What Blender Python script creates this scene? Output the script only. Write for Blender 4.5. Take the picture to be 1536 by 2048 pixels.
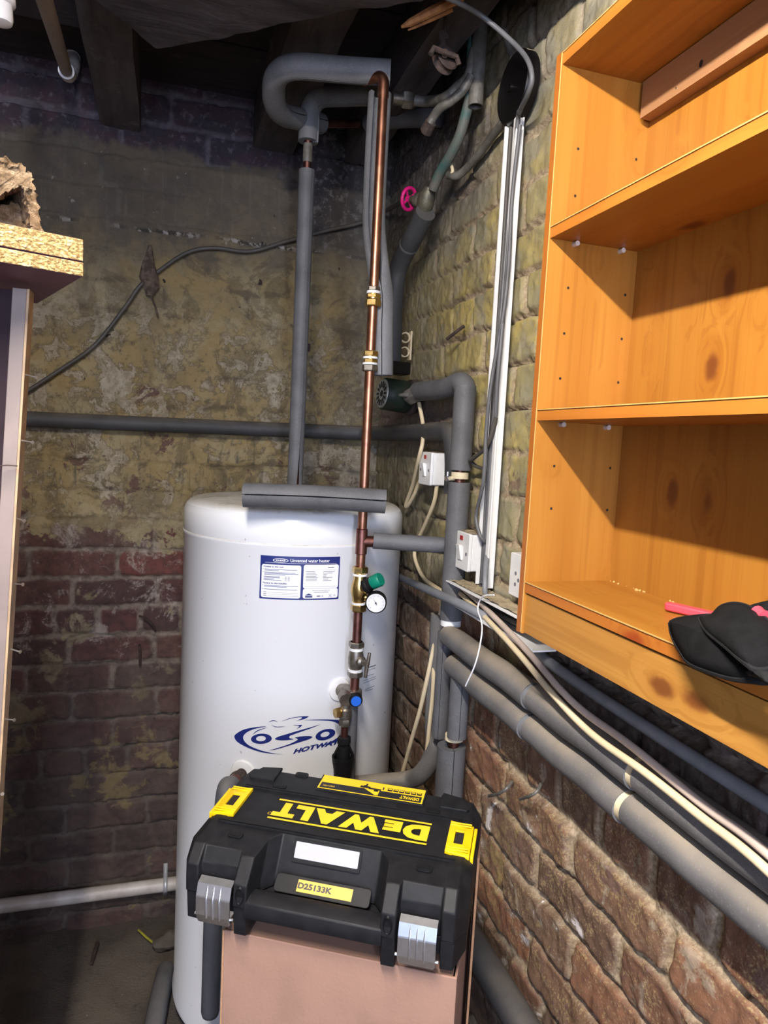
import bpy, bmesh, math, random
import numpy as np
from mathutils import Vector, Matrix

for o in list(bpy.data.objects):
    bpy.data.objects.remove(o)
SC = bpy.context.scene
COL = SC.collection
random.seed(7)
PI = math.pi

# ------------------------------------------------------------------ camera
FPX = 1400.0
YAW, PITCH, ROLL = math.radians(17.546), math.radians(5.617), math.radians(-2.937)
CAMZ = 1.65
_f = Vector((math.sin(YAW) * math.cos(PITCH), math.cos(YAW) * math.cos(PITCH), -math.sin(PITCH)))
_r = _f.cross(Vector((0, 0, 1))).normalized()
_d = _f.cross(_r)
_c, _s = math.cos(ROLL), math.sin(ROLL)
CR = _c * _r + _s * _d
CD = -_s * _r + _c * _d
CF = _f
CP = Vector((0, 0, CAMZ))
cam = bpy.data.cameras.new('camera')
cam.sensor_fit = 'VERTICAL'
cam.sensor_height = 36.0
cam.sensor_width = 27.0
cam.lens = 36.0 * FPX / 2048.0
cam.clip_start = 0.02
camo = bpy.data.objects.new('camera', cam)
COL.objects.link(camo)
m = Matrix(((CR.x, -CD.x, -CF.x, 0), (CR.y, -CD.y, -CF.y, 0), (CR.z, -CD.z, -CF.z, 0), (0, 0, 0, 1)))
camo.matrix_world = Matrix.Translation(CP) @ m
SC.camera = camo

# ------------------------------------------------------------------ light
SC.view_settings.view_transform = 'Standard'
SC.view_settings.look = 'None'
SC.view_settings.gamma = 1.0
SC.view_settings.use_curve_mapping = False
SC.view_settings.exposure = 0.08
world = bpy.data.worlds.new('world')
SC.world = world
world.use_nodes = True
world.node_tree.nodes['Background'].inputs[0].default_value = (0.72, 0.74, 1.0, 1)
world.node_tree.nodes['Background'].inputs[1].default_value = 0.15


def area(name, loc, target, sx, sy, power, color):
    l = bpy.data.lights.new(name, 'AREA')
    l.shape = 'RECTANGLE'
    l.size, l.size_y = sx, sy
    l.energy = power
    l.color = color
    o = bpy.data.objects.new(name, l)
    COL.objects.link(o)
    o.location = loc
    d = Vector(target) - Vector(loc)
    o.rotation_euler = d.to_track_quat('-Z', 'Y').to_euler()
    return o


# ceiling batten lamp above the camera, and cool daylight fill from behind left
daylight = area('daylight', (-0.80, -1.5, 1.70), (0.25, 1.7, 1.0), 0.7, 1.1, 26.0, (0.52, 0.66, 1.0))
front_fill = area('front_fill', (0.03, -1.75, 1.65), (0.25, 1.7, 1.0), 0.24, 1.3, 46.0, (0.68, 0.77, 1.0))  # added fill behind the camera to brighten the tank and back wall
TUBE_STRENGTH = 860.0


# ------------------------------------------------------------------ helpers
def ray(px, py):
    return ((px - 768) * CR + (py - 1024) * CD + FPX * CF).normalized()


def P(px, py, X=None, Y=None, Z=None):
    d = ray(px, py)
    if X is not None:
        t = (X - CP.x) / d.x
    elif Y is not None:
        t = (Y - CP.y) / d.y
    else:
        t = (Z - CP.z) / d.z
    return CP + t * d


def catmull(pts, n=8):
    pts = [Vector(p) for p in pts]
    if len(pts) < 3:
        return pts
    out = []
    ext = [pts[0] * 2 - pts[1]] + pts + [pts[-1] * 2 - pts[-2]]
    for i in range(1, len(ext) - 2):
        p0, p1, p2, p3 = ext[i - 1], ext[i], ext[i + 1], ext[i + 2]
        for k in range(n):
            t = k / n
            out.append(0.5 * ((2 * p1) + (p2 - p0) * t + (2 * p0 - 5 * p1 + 4 * p2 - p3) * t * t + (3 * p1 - p0 - 3 * p2 + p3) * t ** 3))
    out.append(pts[-1])
    return out


def fillet(pts, rad, n=8):
    pts = [Vector(p) for p in pts]
    out = [pts[0]]
    for i in range(1, len(pts) - 1):
        a, b, c = pts[i - 1], pts[i], pts[i + 1]
        u, v = (a - b), (c - b)
        r = min(rad, u.length * .49, v.length * .49)
        p, q = b + u.normalized() * r, b + v.normalized() * r
        for k in range(n + 1):
            t = k / n
            out.append(p * (1 - t) ** 2 + b * 2 * t * (1 - t) + q * t * t)
    out.append(pts[-1])
    return out


def frames(path, ref=None):
    n = len(path)
    T = []
    for i in range(n):
        a = path[max(0, i - 1)]
        b = path[min(n - 1, i + 1)]
        T.append((b - a).normalized())
    if ref is None:
        ref = Vector((0, 0, 1)) if abs(T[0].z) < .9 else Vector((1, 0, 0))
        N = [(ref - T[0] * ref.dot(T[0])).normalized()]
        for i in range(1, n):
            v = N[-1] - T[i] * N[-1].dot(T[i])
            N.append(v.normalized())
    else:
        N = []
        for i in range(n):
            rr = ref[i] if isinstance(ref, list) else ref
            v = rr - T[i] * rr.dot(T[i])
            N.append(v.normalized())
    B = [T[i].cross(N[i]) for i in range(n)]
    return T, N, B


def tube(bm, path, r, seg=16, cap=True, jit=0.0, rng=None):
    path = [Vector(p) for p in path]
    T, N, B = frames(path)
    rings = []
    for i, p in enumerate(path):
        rr = r[i] if isinstance(r, (list, tuple)) else r
        ring = []
        for k in range(seg):
            a = 2 * PI * k / seg
            q = rr * (1 + (random.uniform(-jit, jit) if jit else 0))
            ring.append(bm.verts.new(p + q * (math.cos(a) * N[i] + math.sin(a) * B[i])))
        rings.append(ring)
    for i in range(len(rings) - 1):
        for k in range(seg):
            bm.faces.new((rings[i][k], rings[i][(k + 1) % seg], rings[i + 1][(k + 1) % seg], rings[i + 1][k]))
    if cap:
        bm.faces.new(list(reversed(rings[0])))
        bm.faces.new(rings[-1])
    return rings


def ctube(bm, path, ro, ri, gap, ref, seg=22, jit=0.0):
    """split foam sleeve: C section, gap half angle (rad, per point ok) centred on ref"""
    path = [Vector(p) for p in path]
    T, N, B = frames(path, ref)
    n = len(path)
    rings = []
    for i, p in enumerate(path):
        g = gap[i] if isinstance(gap, (list, tuple)) else gap
        g *= 1 + (random.uniform(-jit, jit) if jit else 0)
        o_, i_ = [], []
        for k in range(seg + 1):
            a = g + (2 * PI - 2 * g) * k / seg
            dv = math.cos(a) * N[i] + math.sin(a) * B[i]
            o_.append(bm.verts.new(p + ro * dv))
            i_.append(bm.verts.new(p + ri * dv))
        rings.append(o_ + list(reversed(i_)))
    L = len(rings[0])
    for i in range(n - 1):
        for k in range(L):
            bm.faces.new((rings[i][k], rings[i][(k + 1) % L], rings[i + 1][(k + 1) % L], rings[i + 1][k]))
    for ring, rev in ((rings[0], True), (rings[-1], False)):
        for k in range(seg):
            f = (ring[k], ring[k + 1], ring[L - 2 - k], ring[L - 1 - k])
            bm.faces.new(tuple(reversed(f)) if rev else f)


def axis_mat(p, d):
    d = Vector(d).normalized()
    q = d.to_track_quat('Z', 'Y')
    return Matrix.Translation(Vector(p)) @ q.to_matrix().to_4x4()


def lathe(bm, prof, M=None, seg=32, ang=0.0):
    """prof [(r,z)...] around local z, M placement"""
    M = M or Matrix()
    rings = []
    for r, z in prof:
        if r < 1e-6:
            rings.append([bm.verts.new(M @ Vector((0, 0, z)))])
        else:
            rings.append([bm.verts.new(M @ Vector((r * math.cos(ang + 2 * PI * k / seg), r * math.sin(ang + 2 * PI * k / seg), z))) for k in range(seg)])
    for a, b in zip(rings[:-1], rings[1:]):
        for k in range(seg):
            k2 = (k + 1) % seg
            if len(a) == 1 and len(b) == 1:
                continue
            if len(a) == 1:
                bm.faces.new((a[0], b[k2], b[k]))
            elif len(b) == 1:
                bm.faces.new((a[k], a[k2], b[0]))
            else:
                bm.faces.new((a[k], a[k2], b[k2], b[k]))
    if len(rings[0]) > 1:
        bm.faces.new(list(reversed(rings[0])))
    if len(rings[-1]) > 1:
        bm.faces.new(rings[-1])


def cyl(bm, p0, p1, r, seg=20, r2=None):
    p0, p1 = Vector(p0), Vector(p1)
    r2 = r if r2 is None else r2
    lathe(bm, [(r, 0), (r2, (p1 - p0).length)], axis_mat(p0, p1 - p0), seg)


def hexnut(bm, p0, p1, r):
    p0, p1 = Vector(p0), Vector(p1)
    L = (p1 - p0).length
    lathe(bm, [(r * .9, 0), (r, L * .15), (r, L * .85), (r * .9, L)], axis_mat(p0, p1 - p0), 6, PI / 6)


def box(bm, c, s, M=None, mi=0):
    M = M or Matrix()
    cx, cy, cz = c
    hx, hy, hz = s[0] / 2, s[1] / 2, s[2] / 2
    v = [bm.verts.new(M @ Vector((cx + i * hx, cy + j * hy, cz + k * hz))) for i in (-1, 1) for j in (-1, 1) for k in (-1, 1)]
    for f in ((0, 1, 3, 2), (4, 6, 7, 5), (0, 4, 5, 1), (2, 3, 7, 6), (0, 2, 6, 4), (1, 5, 7, 3)):
        fc = bm.faces.new([v[i] for i in f])
        fc.material_index = mi


def prism(bm, poly, d, M=None, mi=0):
    """poly [(x,y)] in the local xy plane, thickness d along +z"""
    M = M or Matrix()
    a = [bm.verts.new(M @ Vector((x, y, 0))) for x, y in poly]
    b = [bm.verts.new(M @ Vector((x, y, d))) for x, y in poly]
    n = len(poly)
    fs = [bm.faces.new(list(reversed(a))), bm.faces.new(b)]
    for k in range(n):
        fs.append(bm.faces.new((a[k], a[(k + 1) % n], b[(k + 1) % n], b[k])))
    for f in fs:
        f.material_index = mi


def rrect(w, h, r, n=5, cx=0, cy=0):
    out = []
    for sx, sy, a0 in ((1, 1, 0), (-1, 1, 90), (-1, -1, 180), (1, -1, 270)):
        for k in range(n + 1):
            a = math.radians(a0 + 90 * k / n)
            out.append((cx + sx * (w / 2 - r) + r * math.cos(a), cy + sy * (h / 2 - r) + r * math.sin(a)))
    return out


def loft(bm, secs, closed_ends=True):
    rings = [[bm.verts.new(Vector(p)) for p in s] for s in secs]
    L = len(rings[0])
    for a, b in zip(rings[:-1], rings[1:]):
        for k in range(L):
            k2 = (k + 1) % L
            try:
                bm.faces.new((a[k], a[k2], b[k2], b[k]))
            except ValueError:
                pass
    if closed_ends:
        bm.faces.new(list(reversed(rings[0])))
        bm.faces.new(rings[-1])


def text2d(s, size=1.0, bold=0.0, extrude=0.0, align='LEFT', shear=0.0, space=1.0):
    cu = bpy.data.curves.new('t', 'FONT')
    cu.body = s
    cu.size = size
    cu.offset = bold
    cu.extrude = extrude
    cu.align_x = align
    cu.shear = shear
    cu.space_character = space
    cu.resolution_u = 3
    o = bpy.data.objects.new('t', cu)
    COL.objects.link(o)
    dg = bpy.context.evaluated_depsgraph_get()
    dg.update()
    me = bpy.data.meshes.new_from_object(o.evaluated_get(dg))
    vs = [v.co.copy() for v in me.vertices]
    fs = [list(p.vertices) for p in me.polygons]
    bpy.data.objects.remove(o)
    bpy.data.curves.remove(cu)
    bpy.data.meshes.remove(me)
    return vs, fs


def add_text(bm, s, fn, mi=0, fit=None, **kw):
    """fn maps (x,y,z) to a point; fit=(x0,y0,w,h) stretches the text into a rectangle"""
    vs, fs = text2d(s, **kw)
    if fit:
        x0 = min(v.x for v in vs); x1 = max(v.x for v in vs)
        y0 = min(v.y for v in vs); y1 = max(v.y for v in vs)
        vs = [Vector((fit[0] + (v.x - x0) / (x1 - x0) * fit[2], fit[1] + (v.y - y0) / (y1 - y0) * fit[3], v.z)) for v in vs]
    nv = [bm.verts.new(fn(v)) for v in vs]
    for f in fs:
        try:
            fc = bm.faces.new([nv[i] for i in f])
            fc.material_index = mi
        except ValueError:
            pass


def obj(name, bm, mats, parent=None, smooth=True, bevel=0.0, base=None, angle=40, fix=True):
    """link bm as one mesh object; coordinates are world unless parent is given with local=True in parent['_loc']"""
    if fix:
        bmesh.ops.recalc_face_normals(bm, faces=bm.faces[:])
    me = bpy.data.meshes.new(name)
    off = Vector((0, 0, 0))
    if parent is not None:
        if not parent.get('_local'):
            off = Vector(parent['_org'])
    else:
        if base is None:
            zs = [v.co.z for v in bm.verts]
            xs = [v.co.x for v in bm.verts]
            ys = [v.co.y for v in bm.verts]
            off = Vector(((min(xs) + max(xs)) / 2, (min(ys) + max(ys)) / 2, min(zs)))
        else:
            off = Vector(base)
    for v in bm.verts:
        v.co -= off
    bm.to_mesh(me)
    bm.free()
    if not isinstance(mats, (list, tuple)):
        mats = [mats]
    for mm in mats:
        me.materials.append(mm)
    if smooth:
        me.polygons.foreach_set('use_smooth', [True] * len(me.polygons))
        try:
            me.set_sharp_from_angle(angle=math.radians(angle))
        except Exception:
            pass
    o = bpy.data.objects.new(name, me)
    COL.objects.link(o)
    if parent is not None:
        o.parent = parent
        o['_org'] = list(parent.get('_org', (0, 0, 0)))
        if parent.get('_local'):
            o['_local'] = 1
    else:
        o.location = off
        o['_org'] = list(off)
    if bevel:
        md = o.modifiers.new('bevel', 'BEVEL')
        md.width = bevel
        md.segments = 2
        md.limit_method = 'ANGLE'
        md.angle_limit = math.radians(30)
    return o


def thing(name, label, cat, loc=(0, 0, 0), rotz=0.0, group=None, local=False):
    o = bpy.data.objects.new(name, None)
    o.empty_display_size = 0.05
    COL.objects.link(o)
    o.location = loc
    o.rotation_euler = (0, 0, rotz)
    o['label'] = label
    o['category'] = cat
    o['_org'] = list(loc)
    if local:
        o['_local'] = 1
    if group:
        o['group'] = group
    return o


def tag(o, label, cat, group=None):
    o['label'] = label
    o['category'] = cat
    if group:
        o['group'] = group
    return o


def struct(o, label):
    o['kind'] = 'structure'
    o['label'] = label
    return o


def B():
    return bmesh.new()


# ------------------------------------------------------------------ materials
class NB:
    def __init__(s, name):
        s.m = bpy.data.materials.new(name)
        s.m.use_nodes = True
        s.t = s.m.node_tree
        s.b = s.t.nodes['Principled BSDF']
        s._pos = None

    def n(s, k):
        return s.t.nodes.new(k)

    def lk(s, a, b):
        if isinstance(a, bpy.types.NodeSocket):
            s.t.links.new(a, b)
        else:
            if hasattr(b.default_value, '__len__') and len(b.default_value) == 4 and len(a) == 3:
                a = (*a, 1)
            b.default_value = a

    @property
    def pos(s):
        if s._pos is None:
            s._pos = s.n('ShaderNodeNewGeometry').outputs['Position']
        return s._pos

    @property
    def ob(s):
        return s.n('ShaderNodeTexCoord').outputs['Object']

    def sep(s, v):
        x = s.n('ShaderNodeSeparateXYZ')
        s.lk(v, x.inputs[0])
        return x.outputs

    def scale(s, v, k):
        x = s.n('ShaderNodeVectorMath')
        x.operation = 'MULTIPLY'
        s.lk(v, x.inputs[0])
        s.lk(k, x.inputs[1])
        return x.outputs[0]

    def addv(s, v, k):
        x = s.n('ShaderNodeVectorMath')
        x.operation = 'ADD'
        s.lk(v, x.inputs[0])
        s.lk(k, x.inputs[1])
        return x.outputs[0]

    def noise(s, v, sc, det=4, rough=.55, dist=0.0, out=0):
        x = s.n('ShaderNodeTexNoise')
        s.lk(v, x.inputs['Vector'])
        x.inputs['Scale'].default_value = sc
        x.inputs['Detail'].default_value = det
        x.inputs['Roughness'].default_value = rough
        x.inputs['Distortion'].default_value = dist
        return x.outputs[out]

    def ma(s, op, a, b=0.0, c=None):
        x = s.n('ShaderNodeMath')
        x.operation = op
        s.lk(a, x.inputs[0])
        s.lk(b, x.inputs[1])
        if c is not None:
            s.lk(c, x.inputs[2])
        return x.outputs[0]

    def ss(s, v, lo, hi, a=0.0, b=1.0):
        x = s.n('ShaderNodeMapRange')
        x.interpolation_type = 'SMOOTHSTEP'
        s.lk(v, x.inputs[0])
        for i, q in ((1, lo), (2, hi), (3, a), (4, b)):
            s.lk(q, x.inputs[i])
        return x.outputs[0]

    def mix(s, f, a, b, mode='MIX'):
        x = s.n('ShaderNodeMix')
        x.data_type = 'RGBA'
        x.blend_type = mode
        s.lk(f, x.inputs[0])
        s.lk(a, x.inputs[6])
        s.lk(b, x.inputs[7])
        return x.outputs[2]

    def attr(s, nm):
        x = s.n('ShaderNodeAttribute')
        x.attribute_name = nm
        return x.outputs['Fac']

    def ramp(s, f, stops):
        x = s.n('ShaderNodeValToRGB')
        e = x.color_ramp.elements
        while len(e) < len(stops):
            e.new(0.5)
        for q, (p, c) in zip(e, stops):
            q.position = p
            q.color = (*c, 1)
        s.lk(f, x.inputs[0])
        return x.outputs[0]

    def bump(s, h, st=.3, dist=.004):
        x = s.n('ShaderNodeBump')
        x.inputs['Strength'].default_value = st
        x.inputs['Distance'].default_value = dist
        s.lk(h, x.inputs['Height'])
        s.t.links.new(x.outputs[0], s.b.inputs['Normal'])

    def out(s, col=None, rough=.6, metal=0.0, spec=None):
        if col is not None:
            s.lk(col, s.b.inputs['Base Color'])
        s.lk(rough, s.b.inputs['Roughness'])
        s.lk(metal, s.b.inputs['Metallic'])
        if spec is not None:
            s.b.inputs['Specular IOR Level'].default_value = spec
        return s.m


def simple(name, col, rough=.5, metal=0.0, var=.15, sc=30, bump=0.0, bsc=200, col2=None, spec=None):
    q = NB(name)
    v = q.pos
    n = q.noise(v, sc, 4)
    c2 = col2 or tuple(c * (1 - 2 * var) for c in col)
    c = q.mix(q.ss(n, .35, .65), col, c2)
    if bump:
        q.bump(q.noise(v, bsc, 3), bump, .002)
    return q.out(c, rough, metal, spec)


M = {}
M['white_plastic'] = simple('white_plastic', (.78, .77, .76), .35, var=.04)
M['dusty_top'] = simple('dusty_top', (.42, .34, .22), .9, var=.2, sc=60, bump=.6)
M['copper'] = simple('copper', (.44, .215, .135), .38, 1.0, sc=25, col2=(.29, .125, .08))
M['copper_dark'] = simple('copper_dark', (.27, .12, .095), .42, 1.0, sc=25, col2=(.17, .07, .06))
M['brass'] = simple('brass', (.72, .52, .20), .3, 1.0, sc=40, col2=(.5, .34, .13))
M['grey_metal'] = simple('grey_metal', (.30, .27, .23), .42, .9, sc=60, col2=(.2, .17, .14))
M['zinc'] = simple('zinc', (.80, .81, .84), .36, 1.0, sc=60, var=.05)
M['ptfe'] = simple('ptfe', (.85, .85, .86), .6, bump=.5, bsc=400)
M['black_plastic'] = simple('black_plastic', (.008, .008, .009), .5, spec=.2, var=.1, sc=80, bump=.15, bsc=900)
M['case_black'] = simple('case_black', (.0085, .0085, .0098), .52, spec=.22, sc=45, col2=(.013, .013, .0145), bump=.12, bsc=900)
M['yellow_plastic'] = simple('yellow_plastic', (.86, .55, .005), .38, var=.05)
M['yellow_print'] = simple('yellow_print', (.80, .54, .02), .5, var=.03)
M['label_yellow'] = simple('label_yellow', (.78, .42, .045), .5, var=.03)
M['black_print'] = simple('black_print', (.012, .012, .014), .5, var=.03)
M['white_print'] = simple('white_print', (.82, .82, .84), .5, var=.02)
M['grey_print'] = simple('grey_print', (.16, .16, .18), .6, var=.02)
M['navy'] = simple('navy', (.012, .022, .16), .35, var=.05)
M['card_white'] = simple('card_white', (.46, .455, .51), .3, var=.05)
M['green_cap'] = simple('green_cap', (.0, .19, .12), .4, var=.05)
M['pump_green'] = simple('pump_green', (.010, .021, .013), .5, spec=.25, sc=50, col2=(.022, .024, .017))
M['pump_plate'] = simple('pump_plate', (.34, .35, .33), .5, .3, sc=60, var=.2)
M['blue_cap'] = simple('blue_cap', (.02, .13, .62), .35, var=.05)
M['pink_wheel'] = simple('pink_wheel', (.60, .01, .16), .4, var=.1)
M['red_plastic'] = simple('red_plastic', (.85, .06, .09), .4, var=.05)
M['neon_red'] = simple('neon_red', (.40, .015, .015), .25, var=.1)
M['cream_cable'] = simple('cream_cable', (.66, .54, .35), .5, var=.08, sc=12)
M['pinkgrey_cable'] = simple('pinkgrey_cable', (.50, .40, .34), .5, var=.08, sc=12)
M['grey_cable'] = simple('grey_cable', (.11, .11, .118), .5, var=.12, sc=12)
M['dark_cable'] = simple('dark_cable', (.075, .066, .058), .55, var=.15, sc=12)
M['conduit_grey'] = simple('conduit_grey', (.20, .21, .23), .5, var=.1, sc=15)
M['white_pipe'] = simple('white_pipe', (.66, .60, .55), .4, sc=18, col2=(.5, .44, .39))
M['buff_pipe'] = simple('buff_pipe', (.33, .28, .25), .45, var=.08, sc=18)
M['tape'] = simple('tape', (.72, .62, .42), .5, var=.08)
M['rust'] = simple('rust', (.058, .036, .029), .85, .1, sc=70, col2=(.033, .022, .019), bump=.8, bsc=150)
M['bakelite'] = simple('bakelite', (.005, .004, .0045), .3, spec=.25, var=.1)
M['fabric_black'] = simple('fabric_black', (.0065, .0065, .007), .9, spec=.12, var=.2, sc=60, bump=.4, bsc=1200)
M['fabric_trim'] = simple('fabric_trim', (.014, .014, .015), .85, spec=.15, var=.15, sc=60, bump=.4, bsc=1500)
M['cobweb'] = simple('cobweb', (.14, .10, .075), .95, var=.3, sc=60, bump=1, bsc=200)
M['hardboard'] = simple('hardboard', (.40, .27, .15), .6, var=.15, sc=30)
M['maroon'] = simple('maroon', (.022, .010, .014), .7, var=.15, sc=8, spec=.2)  # cabinet maroon, darkened to stand for the shade inside the cabinet
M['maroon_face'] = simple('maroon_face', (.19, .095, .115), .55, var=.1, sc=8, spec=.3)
M['straw'] = simple('straw', (.45, .42, .04), .6)
M['splinter'] = simple('splinter', (.42, .19, .065), .7, sc=40, col2=(.25, .1, .035))
M['green_lead'] = simple('green_lead', (.11, .10, .085), .65, .1, sc=16, col2=(.035, .095, .085), bump=.5)
M['lead'] = simple('lead', (.165, .152, .132), .55, .2, sc=30, col2=(.09, .083, .07), bump=.6, bsc=120)
M['cardboard'] = simple('cardboard', (.36, .205, .145), .8, var=.06, sc=12, bump=.15)
M['cardboard_edge'] = simple('cardboard_edge', (.50, .27, .14), .85, var=.1, sc=60)
M['gauge_face'] = simple('gauge_face', (.72, .72, .74), .3, var=.03)
M['floor_soil'] = None


def foam_mat(name, col, dust=0.0, dcol=(.29, .24, .18)):
    q = NB(name)
    n = q.noise(q.pos, 14, 4)
    c = q.mix(q.ss(n, .35, .7), col, tuple(x * .72 for x in col))
    fine = q.noise(q.pos, 330, 2)
    c = q.mix(q.ss(fine, .56, .75, 0, .35), c, tuple(min(1, x * 2.1) for x in col))
    if dust:
        nz = q.sep(q.n('ShaderNodeNewGeometry').outputs['Normal'])[2]
        f = q.ma('MULTIPLY', q.ss(nz, .15, .95), q.ss(q.noise(q.pos, 9, 5), .3, .65, dust * .35, dust))
        c = q.mix(f, c, dcol)
    q.bump(q.noise(q.pos, 420, 3), .35, .0015)
    return q.out(c, .62)


M['foam'] = foam_mat('foam', (.112, .112, .118))
M['foam_light'] = foam_mat('foam_light', (.155, .155, .160))
M['foam_dark'] = foam_mat('foam_dark', (.045, .045, .048), .3)
M['foam_dusty'] = foam_mat('foam_dusty', (.13, .125, .125), .85)
M['foam_blue'] = foam_mat('foam_blue', (.085, .09, .105), .25)


def wall_common(q):
    mortar = q.attr('mortar')
    rnd = q.attr('rnd')
    X, Y, Z = q.sep(q.pos)
    return mortar, rnd, X, Y, Z


def wall_back_mat():
    q = NB('brick_back_wall')
    mo, rnd, X, Y, Z = wall_common(q)
    A = lambda k: q.addv(q.pos, (k * 3.1, k * 5.7, k * 2.3))
    nA = q.noise(q.pos, 2.0, 5)
    nA2 = q.noise(A(1), 3.3, 6, .62)
    nB = q.noise(q.pos, 9, 8, .66, .4)
    nB2 = q.noise(A(2), 12, 9, .68, .6)
    nB3 = q.noise(A(3), 6.5, 9, .7, .8)
    nC = q.noise(q.pos, 45, 7, .66)
    nF = q.noise(A(4), 150, 5, .65)
    st = q.noise(q.scale(q.pos, (55, 55, 2.0)), 1.0, 4)
    rp = q.ma('MULTIPLY', q.ma('SUBTRACT', rnd, .5), .06)
    # bare brick
    brick = q.ramp(rnd, [(0, (.072, .040, .038)), (.35, (.115, .043, .040)), (.62, (.095, .055, .045)), (.85, (.15, .050, .042)), (1, (.08, .052, .046))])
    brick = q.mix(q.ss(nC, .38, .66, 0, .6), brick, (.042, .028, .027))
    brick = q.mix(q.ss(nB3, .52, .72, 0, .45), brick, (.17, .125, .10))
    base = q.mix(mo, brick, q.mix(q.ss(nC, .4, .65), (.21, .165, .135), (.11, .085, .07)))
    lowband = q.ma('MULTIPLY', q.ss(Z, .78, 1.0), q.ss(Z, 1.75, 1.4))
    salts = q.ma('MULTIPLY', q.ss(q.ma('ADD', nB2, q.ma('MULTIPLY', q.ma('SUBTRACT', nF, .5), .25)), .54, .66), lowband)
    base = q.mix(q.ma('MULTIPLY', salts, .7), base, (.37, .32, .285))
    # layered ochre limewash
    p = q.mix(q.ss(nA2, .40, .60), (.275, .20, .088), (.175, .138, .078))
    p = q.mix(q.ss(nB, .46, .60, 0, .75), p, (.32, .265, .155))
    p = q.mix(q.ss(nB3, .53, .57, 0, .65), p, (.125, .095, .05))
    p = q.mix(q.ss(nC, .52, .68, 0, .55), p, (.10, .08, .05))
    p = q.mix(q.ss(nF, .56, .70, 0, .35), p, (.38, .33, .23))
    p = q.mix(q.ss(rnd, .2, .9, 0, .12), p, (.21, .185, .13))
    bias = q.ss(Z, 1.08, 1.58, -.17, .26)
    sel = q.ma('ADD', q.ma('ADD', q.ma('ADD', q.ma('MULTIPLY', nB, .55), q.ma('MULTIPLY', nA, .25)), q.ma('ADD', q.ma('MULTIPLY', nC, .2), rp)), bias)
    pm = q.ss(sel, .535, .56)
    pm_lo = q.ss(q.ma('ADD', q.ma('MULTIPLY', nA2, .6), q.ma('MULTIPLY', nB2, .4)), .56, .60)
    pm = q.ma('MAXIMUM', pm, q.ma('MULTIPLY', pm_lo, .75))
    c = q.mix(pm, base, p)
    wb = q.ma('MULTIPLY', q.ss(Z, 1.25, 1.5), q.ss(Z, 2.15, 1.9))
    # flakes: pale undercoat and bare brick showing through
    wsel = q.ma('ADD', q.ma('ADD', q.ma('MULTIPLY', nB2, .5), q.ma('MULTIPLY', nA2, .3)), q.ma('MULTIPLY', nC, .2))
    wm = q.ma('MULTIPLY', q.ss(wsel, .505, .525), wb)
    c = q.mix(q.ma('MULTIPLY', wm, .75), c, q.mix(q.ss(nC, .4, .62), (.40, .355, .285), (.25, .21, .15)))
    edge = q.ma('MULTIPLY', q.ma('MULTIPLY', q.ss(wsel, .485, .505), q.ss(wsel, .528, .508)), wb)
    c = q.mix(q.ma('MULTIPLY', edge, .55), c, (.09, .07, .045))
    msel = q.ma('ADD', q.ma('MULTIPLY', q.noise(A(6), 13, 9, .7, .5), .75), q.ma('MULTIPLY', q.noise(A(7), 4, 3), .25))
    mlo = q.ss(Z, 1.85, 1.45, .62, .555)
    mm = q.ma('MULTIPLY', q.ss(q.ma('SUBTRACT', msel, mlo), 0, .02), wb)
    c = q.mix(q.ma('MULTIPLY', mm, .85), c, (.10, .048, .045))
    # dark drips under the pipe
    drip = q.ma('MULTIPLY', q.ss(st, .58, .66), q.ma('MULTIPLY', q.ss(Z, 1.42, 1.5), q.ss(Z, 1.66, 1.62)))
    c = q.mix(q.ma('MULTIPLY', drip, q.ss(nA, .42, .6, 0, .7)), c, (.075, .068, .045))
    # horizontal joints darkened with soot
    c = q.mix(q.ma('MULTIPLY', q.ma('MULTIPLY', mo, q.ss(nB3, .46, .58)), q.ss(Z, 1.3, 1.6, 0, .45)), c, (.055, .045, .035))
    # grimy upper coat
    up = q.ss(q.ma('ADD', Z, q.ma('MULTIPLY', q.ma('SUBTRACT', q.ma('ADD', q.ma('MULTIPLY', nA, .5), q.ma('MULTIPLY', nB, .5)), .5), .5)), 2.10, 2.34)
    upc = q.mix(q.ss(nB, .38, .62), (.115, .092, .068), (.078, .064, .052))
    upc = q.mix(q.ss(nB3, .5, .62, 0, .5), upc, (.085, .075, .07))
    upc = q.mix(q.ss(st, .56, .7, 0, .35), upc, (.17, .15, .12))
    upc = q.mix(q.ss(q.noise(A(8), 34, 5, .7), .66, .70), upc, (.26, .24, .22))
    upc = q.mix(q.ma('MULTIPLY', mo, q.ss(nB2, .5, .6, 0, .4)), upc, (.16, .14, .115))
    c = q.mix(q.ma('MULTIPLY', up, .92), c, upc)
    ledge = q.ma('MULTIPLY', q.ss(q.ma('ABSOLUTE', q.ma('SUBTRACT', q.ma('ADD', Z, q.ma('MULTIPLY', q.ma('SUBTRACT', nB, .5), .03)), 2.268)), .010, .002), q.ss(q.noise(A(9), 5, 4), .42, .55))
    c = q.mix(q.ma('MULTIPLY', ledge, .8), c, q.mix(q.ss(nC, .5, .56), (.03, .026, .024), (.36, .33, .30)))
    # bare sooty courses at the top
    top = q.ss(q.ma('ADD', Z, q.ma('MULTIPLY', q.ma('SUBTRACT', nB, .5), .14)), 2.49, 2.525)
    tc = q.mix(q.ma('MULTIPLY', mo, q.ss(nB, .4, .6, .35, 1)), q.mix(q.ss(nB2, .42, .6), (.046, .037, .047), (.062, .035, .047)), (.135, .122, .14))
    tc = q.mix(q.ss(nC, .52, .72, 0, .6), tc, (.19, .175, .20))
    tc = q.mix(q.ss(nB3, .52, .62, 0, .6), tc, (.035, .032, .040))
    c = q.mix(top, c, tc)
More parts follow.
